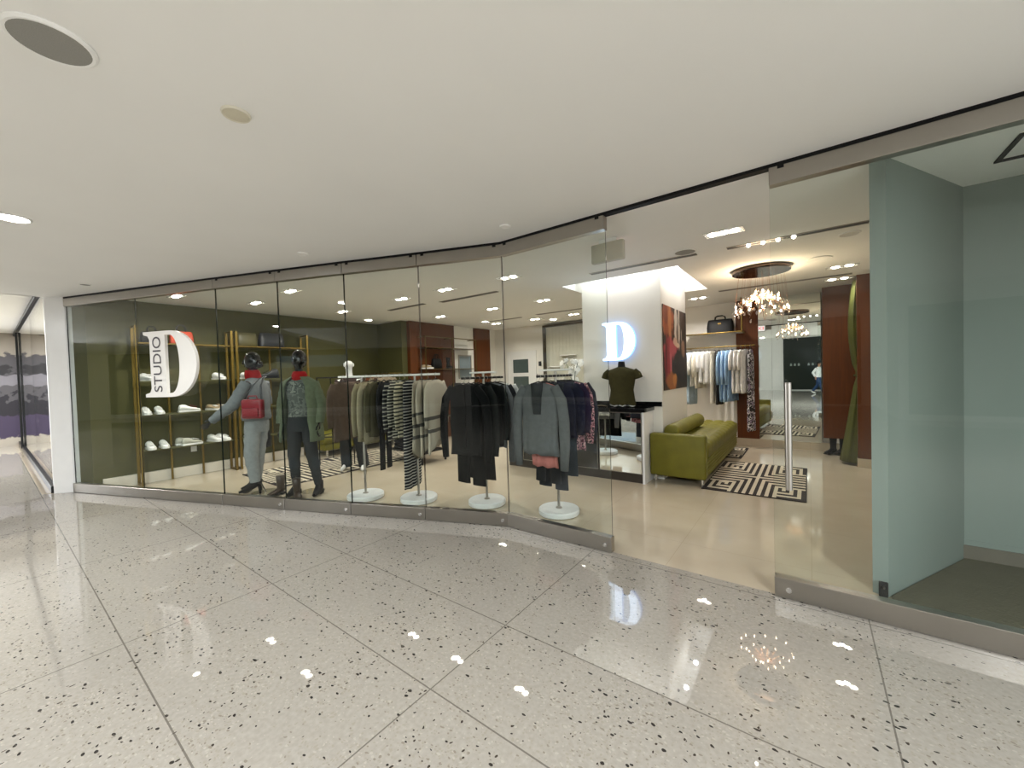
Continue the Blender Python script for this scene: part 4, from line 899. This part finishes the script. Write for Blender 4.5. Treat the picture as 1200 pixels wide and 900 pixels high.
# ------------------------------------------------------------------ hanging clothes
CM = {}
def cl(c):
    if c not in CM: CM[c] = fabric('cloth_'+c, c)
    return CM[c]
KIND = {'coat': 'coat', 'cardigan': 'cardigan', 'sweater': 'sweater', 'shirt': 'shirt', 'dress': 'dress', 'top': 'top', 'wrap': 'wrap', 'trousers': 'trousers', 'blouse': 'blouse'}
def garment(name, label, m, loc, rz, L=.65, W=.2, flare=1.0, t=.028, sl=.5, neck=.05, hem=None, seed=0, opening=None, inner=None, group=None, legs=False, hanger=True, arm=0):
    """clothing on a hanger; local x runs along the shoulders, y along the rail, z = 0 at the top of the rail"""
    rd = random.Random(seed); g = thing(name, label, name.replace('_', ' '), loc, rz, group)
    if hanger:
        bm = new(); hk = [(.024*math.sin(a), 0, -.0275+.024*math.cos(a)) for a in [R(x) for x in range(-110, 181, 30)]]
        tube(bm, [(-W*.86, 0, -.125), (-W*.4, 0, -.09), (0, 0, -.07), (W*.4, 0, -.09), (W*.86, 0, -.125)], [(.008, .006)]*5, 8); hg = obj('hanger', bm, MT['matt_black'], g, 180)
        bm = new(); tube(bm, [(x, y, z+.006) for x, y, z in hk] + [(0, 0, -.069)], .0022, 6); obj('hook', bm, MT['steel'], hg, 180)
    if legs:
        bm = new()
        for s in (-1, 1):
            sp = .5+.12*(flare-1); pts = [(s*W*.42, 0, -.1), (s*W*.47, 0, -.2), (s*W*(sp+.04), rd.uniform(-.01, .01), -.1-L*.6), (s*W*(sp+.1), rd.uniform(-.01, .01), -.1-L-.03*rd.random())]
            tube(bm, pts, [(W*.48, .02), (W*.46, .025), (W*.4*flare, .024), (W*.41*flare, .02)], 16, side=(1, 0, 0))
        box(bm, -W*.95, W*.95, -.02, .02, -.13, -.095, .008); obj('legs', bm, m, g, 60); return g
    NL, NA = 16, 44; rings = []; ph = rd.uniform(0, 6)
    for k in range(NL+1):
        s = k/NL; w = W*((.97+.06*min(1, s*4)) * (1+(flare-1)*s)); th = .010+(t-.010)*min(1, s*5)*(1+.5*(flare-1)*s); r = []
        for i in range(NA):
            a = 2*math.pi*(i+.5)/NA; c, q = math.cos(a), math.sin(a)
            x = w*math.copysign(abs(c)**.8, c); y = th*math.copysign(abs(q)**.7, q)
            fd = s*(math.sin(9*x/W+ph)+.6*math.sin(17*x/W+2*ph+3*s))*.007
            y += fd; x += s*.008*math.sin(11*s+ph)
            ax = abs(x)/W
            zt = -.065-.055*ax - (neck*max(0, 1-ax*3.2) if q < 0 else .4*neck*max(0, 1-ax*3.2))
            zh = -.1-L + (hem(x/W) if hem else 0) + .008*math.sin(7*x/W+ph)
            r.append((x, y, zt*(1-s)+zh*s))
        rings.append(r)
    bm = new(); loft(bm, rings); obj('body', bm, m, g, 180)
    if opening:                                          # dark strip where the front hangs open, with its placket edges
        bm = new(); a, b, zb = opening
        pts = [(-a, -.085), (a, -.085), (b, -.3), (b*.8, -.1-L*zb), (-b*.8, -.1-L*zb), (-b, -.3)]
        prism(bm, pts, -t*1.0-.016, -t*.4, 'y'); obj('open_front', bm, inner or MT['matt_black'], g)
    if sl:
        for s in (-1, 1):
            bm = new(); o = rd.uniform(-.008, .008); dw = arm or .045+.02*rd.random()
            pts = [(s*W*.9, 0, -.125), (s*(W+dw*.7), o*.3, -.135-sl*.15), (s*(W+dw), o*.6, -.135-sl*.4), (s*(W+dw*1.05), o, -.135-sl*.7), (s*(W+dw*.9), o, -.135-sl)]
            tube(bm, pts, [(.05, t*.7), (.056, t*.85), (.058, t*.8), (.055, t*.8), (.042, t*.7)], 16, side=(1, 0, 0))
            obj('sleeve', bm, m, g, 180)
    return g
def rod(bm, p, q, r, n=12): cyl(bm, p, q, r, n=n)
# long rail with two marble feet
RA = Vector((.918, .397, 0)); a0 = math.atan2(RA.y, RA.x)
A0 = Vector((-4.83, 2.735, 0))
t = thing('clothes_rail', 'long chrome clothes rail on two posts with round white marble feet', 'clothes rail', (A0.x, A0.y, 0), a0)
for x in (.335, 1.07):
    bm = new(); lathe(bm, [(.001, 0), (.21, 0), (.222, .01), (.222, .05), (.212, .06), (.03, .06), (.001, .06)], (x, 0, 0), 40); obj('marble_base', bm, MT['marble'], t, 40)
    bm = new(); rod(bm, (x, 0, .06), (x, 0, 1.53), .014); lathe(bm, [(.035, .06), (.03, .07), (.014, .075)], (x, 0, 0), 20); obj('post', bm, MT['steel'], t, 50)
bm = new(); box(bm, 0, 1.4, -.011, .011, 1.525, 1.55, .003, 1); obj('rail', bm, MT['bar'], t)
ra = a0-math.pi/2
def on_a(x, z=1.556): p = A0 + RA*x; return (p.x, p.y, z)
K = [('jacket', 'brown grey jacket at the far left end of the long rail', cl('57493f'), .07, dict(L=.72, W=.21)),
     ('sweater', 'beige sweater on the long rail left of its left post top', cl('8b8268'), .40, dict(L=.72, W=.2, sl=.6)),
     ('sweater', 'beige sweater on the long rail, right one of the two beige ones', cl('948b72'), .48, dict(L=.74, W=.2, sl=.62)),
     ('cardigan', 'olive brown cardigan on the long rail between beige sweaters and striped tops', cl('4a4633'), .565, dict(L=.66, W=.19, sl=.55)),
     ('trousers', 'slim black trousers on the long rail hanging lower than their neighbours', MT['blackc'], .65, dict(L=1.06, W=.13, legs=True)),
     ('cardigan', 'black cardigan on the long rail beside the striped tops', cl('1d1d1e'), .725, dict(L=.6, W=.19)),
     ('top', 'black top with thin pale stripes, first of the striped ones on the long rail', stripes('thin_stripe', '26272a', 'a9a698', .05, .3), .80, dict(t=.02, L=.7, W=.19, sl=.55)),
     ('top', 'dark top with fine white stripes, second of the striped ones on the long rail', stripes('fine_stripe', '35342f', 'b9b6a6', .035, .35), .87, dict(t=.02, L=.68, W=.19, sl=.5)),
     ('dress', 'long navy dress with narrow white stripes reaching nearly to the marble foot', stripes('navy_stripe', '17191f', 'aaa89f', .036, .32), 1.01, dict(t=.022, L=1.28, W=.19, sl=0, flare=1.05)),
     ('top', 'cream top with dark stripes in front of the long striped dress', stripes('cream_stripe', 'b8b096', '33322c', .045, .45), .94, dict(t=.02, L=.66, W=.19, sl=.52)),
     ('wrap', 'taupe knitted wrap with pointed hem and dark bands, first of three on the long rail', stripes('banded_wrap', '98907f', '4a4844', .13, .32, -.8, -.45), 1.155, dict(L=.78, W=.23, sl=0, flare=1.15, hem=lambda x: -.16*max(0, 1-abs(x-.5)*1.3))),
     ('wrap', 'taupe knitted wrap with dark bands, middle one of three on the long rail', stripes('banded_wrap_pale', 'a59c8b', '4d4b47', .14, .3, -.75, -.45), 1.25, dict(L=.74, W=.23, sl=.45, flare=1.1, hem=lambda x: -.1*abs(x))),
     ('wrap', 'pale taupe knitted wrap at the right end of the long rail, front open', stripes('banded_wrap_end', 'b0a796', '54514c', .15, .28, -.75, -.45), 1.345, dict(L=.72, W=.22, sl=.5, flare=1.12, hem=lambda x: -.1*abs(x)))]
for i, (n, lb, m, x, kw) in enumerate(K): garment(n, lb, m, on_a(x), ra, seed=i, **kw)
# two T shaped rails
def t_rail(label, u, v):
    t = thing('clothes_rail', label, 'clothes rail', (u, v, 0))
    bm = new(); lathe(bm, [(.001, 0), (.205, 0), (.217, .01), (.217, .05), (.207, .06), (.001, .06)], n=40); obj('marble_base', bm, MT['marble'], t, 40)
    bm = new(); rod(bm, (0, 0, .06), (0, 0, 1.53), .014); lathe(bm, [(.035, .06), (.03, .07), (.014, .075)], n=20); obj('post', bm, MT['steel'], t, 50)
    bm = new(); box(bm, -.012, .012, -.36, .36, 1.465, 1.49, .003, 1); obj('hanging_bar', bm, MT['black_metal'], t)
    bm = new(); box(bm, -.2, .2, -.02, .02, 1.53, 1.55, .003, 1); obj('top_bar', bm, MT['bar'], t)
    return t
ZB = 1.496
t_rail('T shaped rail with marble foot carrying black coats and a white top', -3.04, 3.5)
for i, (n, lb, m, y, kw) in enumerate([
    ('coat', 'black open coat at the front of the middle rail, facing the glass', cl('08090a'), -.33, dict(L=.76, W=.205, sl=.78, arm=.125, flare=1.06, t=.04, opening=(.03, .06, .9), inner=cl('050505'))),
    ('trousers', 'wide black trousers hanging below the front black coat', cl('0a0b0b'), -.25, dict(L=1.08, W=.19, legs=True, flare=1.25)),
    ('cardigan', 'charcoal cardigan right behind the front black coat', cl('1c1e1d'), -.165, dict(L=.82, W=.22, sl=.74, arm=.08)),
    ('trousers', 'black culottes hanging under the charcoal cardigan', cl('101112'), -.09, dict(L=1.06, W=.19, legs=True, flare=1.3)),
    ('jacket', 'black jacket in the middle of the rail of coats', cl('141516'), .05, dict(L=.7, W=.22, sl=.6)),
    ('sweater', 'mid grey sweater with long sleeve near the back of the rail of coats', cl('6c7074'), .13, dict(L=.74, W=.22, sl=.86, arm=.07)),
    ('jacket', 'black jacket between the grey sweater and the white top', cl('151619'), .215, dict(L=.62, W=.22, sl=.55)),
    ('top', 'white and grey top at the back end of the rail of coats', blotch('cloudy_white', ['c9c9c8', 'a9abac', 'e0e0de', '55585a'], 5), .30, dict(L=.66, W=.22, sl=.52))]):
    garment(n, lb, m, (-3.04, 3.5+y, ZB), 0, seed=20+i, **kw)
t_rail('T shaped rail with marble foot carrying the grey cardigan, nearest the entrance', -2.17, 3.67)
for i, (n, lb, m, y, kw) in enumerate([
    ('cardigan', 'mid grey open cardigan at the front of the rail nearest the entrance', cl('5b5d5e'), -.33, dict(L=.70, W=.195, sl=.80, arm=.085, flare=1.05, t=.04, opening=(.06, .05, .42), inner=MT['charcoal'])),
    ('top', 'pink top hanging out below the grey cardigan', cl('b36f68'), -.25, dict(L=.84, W=.15, sl=0)),
    ('trousers', 'short black trousers under the pink top', cl('15171a'), -.19, dict(L=1.0, W=.15, legs=True)),
    ('trousers', 'long navy black trousers right of the post on the rail nearest the entrance', cl('161a20'), -.1, dict(L=1.08, W=.16, legs=True, flare=1.2)),
    ('blouse', 'dark blue blouse just behind the grey cardigan', cl('1c1d30'), .05, dict(L=.58, W=.21, sl=.5)),
    ('trousers', 'dark slate trousers behind the dark blue blouse', cl('2a3138'), .115, dict(L=1.0, W=.16, legs=True, flare=1.3)),
    ('blouse', 'dark purple blouse on the rail nearest the entrance', cl('2b2138'), .18, dict(L=.56, W=.21, sl=.5)),
    ('dress', 'pink and dark floral blouse dress near the back of the rail', blotch('pink_floral', ['5a2b38', 'c08a94', '241a24', 'd2a6a6'], 22), .25, dict(L=.74, W=.21, sl=.62)),
    ('cardigan', 'dark grey cardigan at the back end of the rail nearest the entrance', cl('2c2d36'), .32, dict(L=.66, W=.21, sl=.6))]):
    garment(n, lb, m, (-2.17, 3.67+y, ZB), 0, seed=40+i, **kw)

# ------------------------------------------------------------------ alcove rail and shelf right of the column
t = thing('wall_rail', 'brass wall rail full of white and blue clothes right of the column', 'clothes rail', (-2.0, 8.55, 1.92))
bm = new(); rod(bm, (0, 0, 0), (1.2, 0, 0), .011); obj('rail', bm, MT['brass'], t, 60)
for x in (.03, 1.17):
    bm = new(); rod(bm, (x, 0, 0), (x, BV-8.55-.051 if x > 1 else BV-8.55-.001, 0), .009); obj('bracket', bm, MT['brass'], t, 60)
for i, (n, lb, m, x, kw) in enumerate([
    ('shirt', 'light blue long shirt at the left end of the brass wall rail', cl('a9bccb'), -1.9, dict(L=1.02, W=.19, sl=.6)),
    ('shirt', 'white shirt second from the left on the brass wall rail', cl('dcdcd8'), -1.81, dict(L=.66, W=.2, sl=.4)),
    ('top', 'cream top third from the left on the brass wall rail', cl('dad4c4'), -1.73, dict(L=.7, W=.2, sl=.45)),
    ('blouse', 'white blouse left of the cream trousers, nearer the poster', cl('e2e1dd'), -1.655, dict(L=.6, W=.2, sl=.35)),
    ('blouse', 'white blouse hanging right beside the cream trousers', cl('e6e4df'), -1.57, dict(L=.62, W=.2, sl=.35)),
    ('trousers', 'cream wide trousers in the middle of the brass wall rail', cl('d8d2c2'), -1.47, dict(L=.98, W=.17, legs=True, flare=1.2)),
    ('dress', 'charcoal dress beside the cream trousers on the brass wall rail', cl('3a3836'), -1.395, dict(t=.018, L=1.02, W=.15, sl=0)),
    ('shirt', 'sky blue shirt, leftmost of the three sky blue ones on the brass wall rail', cl('8fadcb'), -1.305, dict(t=.022, L=.96, W=.19, sl=.6)),
    ('shirt', 'sky blue shirt, middle of the three sky blue ones on the brass wall rail', cl('96b2cf'), -1.24, dict(L=.96, W=.19, sl=.6)),
    ('shirt', 'sky blue shirt, rightmost of the three sky blue ones on the brass wall rail', cl('8aa8c8'), -1.17, dict(L=.94, W=.19, sl=.6)),
    ('blouse', 'white short sleeved blouse just right of the blue shirts', cl('e3e1de'), -1.09, dict(t=.023, L=.8, W=.2, sl=.33)),
    ('blouse', 'white short sleeved blouse in front of the walnut panel, middle one', cl('dfddd9'), -1.02, dict(t=.023, L=.8, W=.2, sl=.33)),
    ('blouse', 'white short sleeved blouse next to the floral dress', cl('e5e3df'), -.95, dict(t=.023, L=.8, W=.2, sl=.33)),
    ('dress', 'long black and white floral dress at the right end of the brass wall rail', blotch('mono_floral', ['141214', 'd8d4d6', '1a1618', '8d7f92'], 14), -.87, dict(L=1.5, W=.10, sl=0, flare=1.3))]):
    garment(n, lb, m, (x, 8.55, 1.934), R(-108), seed=60+i, **kw)
t = thing('wall_shelf', 'brass tube shelf above the clothes rail, hung from the ceiling', 'shelf', (-1.98, 8.42, 2.19))
bm = new(); box(bm, 0, .99, .0, BV-8.42-.001, -.012, 0); obj('board', bm, MT['white'], t)
bm = new(); rod(bm, (0, 0, -.006), (.99, 0, -.006), .012); rod(bm, (.99, 0, -.018), (.99, 0, H-2.19-.001), .012); rod(bm, (.99, 0, -.006), (.99, BV-8.42-.06, -.006), .012); obj('tube_frame', bm, MT['brass'], t, 60)
b = make_bag('black leather holdall on the brass shelf above the white and blue clothes', MT['matt_black'], .46, .24, .26, handle=.07, name='holdall'); b.location = (-1.37, 8.6, 2.192)

# ------------------------------------------------------------------ fitting room curtain, boots, door pull
t = thing('curtain', 'lime velvet curtain tied back at the fitting room post', 'curtain', (.5, 7.86, 0))
bm = new(); rings = []
for k in range(25):
    z = 2.76-2.72*k/24
    le = .035-.055*math.sin(min(1, (2.76-z)/1.35)*math.pi) if z > 1.36 else .055-.19*((1.36-z)/1.36)**1.1
    if z < 1.42 and z > 1.25: le = .06
    wd = .17-le; off = (.17+le)/2
    r = []
    for i in range(36):
        a = 2*math.pi*i/36; c, q = math.cos(a), math.sin(a)
        r.append((off+wd*.5*c*(1+.08*math.sin(9*a)), .04+(.05+wd*.45)*q*(1+.12*math.sin(8*a)), z))
    rings.append(r)
loft(bm, rings); obj('drape', bm, MT['curtain'], t, 180)
bm = new(); tube(bm, [(.115+.07*math.cos(a), .04+.115*math.sin(a), 1.34) for a in [2*math.pi*i/16 for i in range(17)]], .016, 8); obj('tie_back', bm, MT['curtain'], t, 180)
bm = new(); rod(bm, (.08, -.2, 2.77), (.08, .5, 2.77), .012); obj('rod', bm, MT['brass'], t, 60)
for i, (u, v, lb) in enumerate(((.27, 8.53, 'black ankle boot under the walnut panel, left one of the pair'), (.40, 8.58, 'black ankle boot under the walnut panel, right one, half behind the curtain'))):
    b = make_boot(lb, MT['matt_black'], None, .30, .26); b.location = (u, v, .002); b.rotation_euler.z = R(150)
t = thing('door_pull', 'vertical brushed steel tube handle on the glass right of the entrance', 'door handle', (-.11, 3.04, 0))
bm = new(); rod(bm, (0, 0, .72), (0, 0, 1.40), .019, 20); obj('tube', bm, MT['steel'], t, 50)
for z in (.82, 1.3):
    bm = new(); rod(bm, (0, .0, z), (0, .054, z), .011); obj('stand_off', bm, MT['steel'], t, 50)
t = thing('door_stop', 'small dark floor stop inside the glass at the foot of the partition', 'door stop', (.25, 3.2, 0))
bm = new(); lathe(bm, [(.001, 0.001), (.03, .001), (.03, .03), (.022, .045), (.001, .048)], n=18); obj('rubber_buffer', bm, MT['rubber'], t, 40)
bm = new(); cyl(bm, (0, 0, .048), (0, 0, .052), .01, n=12); obj('screw', bm, MT['steel'], t)
t = thing('floor_bolt', 'small black floor bolt at the near foot of the partition', 'bolt', (.36, 3.43, 0))
bm = new(); box(bm, -.015, .03, -.012, .006, .001, .1, .005); obj('housing', bm, MT['rubber'], t)
bm = new(); cyl(bm, (.008, -.012, .07), (.008, -.03, .07), .006, n=10); obj('knob', bm, MT['steel'], t)

# ------------------------------------------------------------------ back left of the shop
t = thing('display_table', 'low dark table with a white top behind the long rail of knitwear', 'table', (-5.75, 4.7, 0))
bm = new(); box(bm, -.5, .5, -.3, .3, .53, .56, .004); obj('table_top', bm, MT['gloss_white'], t)
for x in (-.47, .47):
    for y in (-.27, .27):
        bm = new(); box(bm, x-.015, x+.015, y-.015, y+.015, .013, .53); obj('leg', bm, MT['black_metal'], t)
bm = new(); box(bm, -.48, .48, -.28, .28, .2, .22); obj('lower_shelf', bm, MT['black_metal'], t)
for i, (x, y, z, c, n, lb) in enumerate(((-.25, -.05, .221, '23262b', 4, 'folded black knit'), (.2, -.05, .221, '2d3645', 4, 'folded navy knit'), (.05, .1, .561, '30333a', 3, 'folded dark knit'))):
    for k in range(n):
        bm = new(); box(bm, -.17, .17, -.13, .13, .0, .048, .02, 3)
        w = ('bottom', 'second', 'third', 'top')[k] if n == 4 else ('bottom', 'middle', 'top')[k]
        place = ('on the left of the low table\'s under shelf', 'on the right of the low table\'s under shelf', 'on the white top of the low table')[i]
        o = obj('folded_sweater', bm, cl(c), None, 60); o.location = (-5.75+x, 4.7+y, z+.049*k); o.rotation_euler.z = R(3*(k % 2))
        tag(o, '%s, %s of the stack %s' % (lb, w, place), 'sweater', 'folded knits on the low table')
t = thing('display_stand', 'thin black rectangular frame stand behind the cardigan mannequin', 'display frame', (-6.9, 3.95, 0), R(40))
bm = new()
for a in ((-.3, -.3), (.3, -.3), (-.3, .3), (.3, .3)):
    rod(bm, (a[0], a[1], .013), (a[0], a[1], 1.55), .01, 8)
obj('uprights', bm, MT['black_metal'], t)
for z in (.5, 1.0, 1.55):
    bm = new()
    for p, q in (((-.3, -.3), (.3, -.3)), ((.3, -.3), (.3, .3)), ((.3, .3), (-.3, .3)), ((-.3, .3), (-.3, -.3))): rod(bm, (p[0], p[1], z), (q[0], q[1], z), .01, 8)
    obj('ring_bars', bm, MT['black_metal'], t)
# walnut wall shelves with boots and bags
t = thing('wall_shelving', 'tall thin bronze shelving on the walnut wall and the white wall beside it', 'shelves', (-7.25, 6.05, 0))
bz = mat('bronze_tube', '6b5a36', .35, .9)
for y in (0, .85, 1.7):
    bm = new(); box(bm, .28, .3, y-.01, y+.01, .0, 2.45); obj('upright', bm, bz, t)
    bm = new(); box(bm, .001, .28, y-.008, y+.008, 2.43, 2.45); obj('top_bar', bm, bz, t)
for z in (.55, 1.12, 1.70, 2.20):
    bm = new(); box(bm, .001, .29, .011, .839, z-.015, z); box(bm, .001, .29, .861, 1.689, z-.015, z); obj('shelf', bm, bz, t)
bm = new(); box(bm, .27, .29, .01, 1.69, 2.43, 2.45); obj('front_bar', bm, bz, t)
b = make_boot('black ankle boot on the bronze shelving against the walnut wall', MT['matt_black'], None, .27, .27); b.location = (-7.1, 6.95, 1.702); b.rotation_euler.z = R(10)
b = make_bag('black handbag on the bronze shelving, left of the black ankle boot', MT['matt_black'], .28, .14, .24, handle=.1); b.location = (-7.1, 6.5, 1.702); b.rotation_euler.z = R(-90)
b = put(S_T, 'tan shoe on the bronze shelving at the left end', -7.08, 6.2, 1.70, -60)
b = make_bag('black bag on the lower bronze shelf under the ankle boot', MT['matt_black'], .3, .15, .22, handle=0); b.location = (-7.1, 7.15, 1.122); b.rotation_euler.z = R(-90)
# brown and tan clothes on a short rail at the end of the green wall
t = thing('wall_rail', 'short brass wall rail of brown clothes at the end of the green wall', 'clothes rail', (-8.2, 5.35, 1.62))
bm = new(); rod(bm, (.03, 0, 0), (.85, 0, 0), .011); obj('rail', bm, MT['brass'], t, 60)
for x in (.06, .82):
    bm = new(); rod(bm, (x, 0, 0), (x, .349, 0), .009); obj('bracket', bm, MT['brass'], t, 60)
for i, (c, nm, lb) in enumerate([('5a4632', 'shirt', 'dark tan shirt, leftmost on the short brown rail'), ('7a4a30', 'shirt', 'rust brown shirt second on the short brown rail'), ('8a7a62', 'sweater', 'pale tan sweater third on the short brown rail'), ('4a3a30', 'jacket', 'dark brown jacket fourth on the short brown rail'), ('9a8c78', 'sweater', 'sand sweater at the right end of the short brown rail')]):
    garment(nm, lb, cl(c), (-8.05+.15*i, 5.35, 1.634), R(-90), seed=90+i, L=.62, W=.19, sl=.5)

# ------------------------------------------------------------------ across the hall, seen in mirror and glass
t = thing('person', 'person in white top and blue jeans walking across the hall, seen in the wall mirror', 'person', (-.88, -9.0, 0), R(120))
P2 = dict(hip=(0, 0, .93), neck=(0, -.05, 1.45), head=(0, -.08, 1.62), sh_l=(.17, -.03, 1.38), el_l=(.22, .1, 1.14), wr_l=(.2, .02, .92), palm_l=(-1, 0, 0), sh_r=(-.17, -.03, 1.38), el_r=(-.22, -.06, 1.13), wr_r=(-.2, -.26, 1.0), palm_r=(1, 0, 0),
    lh_l=(.09, 0, .84), kn_l=(.09, -.2, .5), an_l=(.09, -.3, .1), toe_l=(.1, -.46, .035), lh_r=(-.09, 0, .84), kn_r=(-.09, .08, .47), an_r=(-.09, .34, .14), toe_r=(-.1, .22, .035))
figure(P2, MT['skin'], t); face(t, P2['head'], MT['skin'])
bm = new(); ball(bm, (0, -.06, 1.66), .09, .105, .09); ball(bm, (0, .03, 1.6), .06, .05, .1); obj('hair', bm, MT['matt_black'], t, 180)
bm = new(); loft(bm, [ell(.9, .18, .13, 30), ell(1.1, .16, .115, 30, -.02), ell(1.28, .18, .12, 30, -.03), ell(1.4, .16, .09, 30, -.04), ell(1.45, .08, .07, 30, -.05)])
sleeve(bm, (.15, -.03, 1.38), (.225, .1, 1.14), (.2, .02, .95), .065, .06, .045); sleeve(bm, (-.15, -.03, 1.38), (-.225, -.06, 1.13), (-.2, -.26, 1.01), .065, .06, .045); obj('shirt', bm, MT['white_lth'], t, 70)
bm = new(); loft(bm, [ell(.8, .17, .13, 30), ell(.94, .165, .12, 30)]); trouser_leg(bm, (.08, 0, .88), (.09, -.2, .5), (.09, -.29, .13), .1, .075, .06); trouser_leg(bm, (-.08, 0, .88), (-.09, .08, .47), (-.09, .33, .17), .1, .075, .06); obj('jeans', bm, cl('33486b'), t, 70)
for s in 'lr':
    bm = new(); a = Vector(P2['an_'+s]); q = Vector(P2['toe_'+s]); tube(bm, [a+Vector((0, .04, 0)), a.lerp(q, .5)-Vector((0, 0, .02)), q+Vector((0, -.02, 0))], [(.04, .05), (.045, .04), (.02, .025)], 12, side=(1, 0, 0)); obj('shoe', bm, MT['white_lth'], t, 180)
for i, (x0, x1, c, lb) in enumerate(((-10.6, -8.3, '7fa3bd', 'long blue lit fascia panel of the front across the hall, seen in the storefront glass'), (-12.2, -11.2, '86a9c0', 'short blue lit fascia panel across the hall, seen left of the long one'))):
    t = thing('lit_fascia', lb, 'lit panel', ((x0+x1)/2, -12.955, 2.45)); w = (x1-x0)/2
    bm = new(); box(bm, -w, w, .0, .06, -.3, .3, .006); obj('housing', bm, MT['steel'], t)
    bm = new(); box(bm, -w+.03, w-.03, .0605, .066, -.27, .27); obj('lit_face', bm, emission('blue_lit_panel_%d' % i, c, 1.2), t)
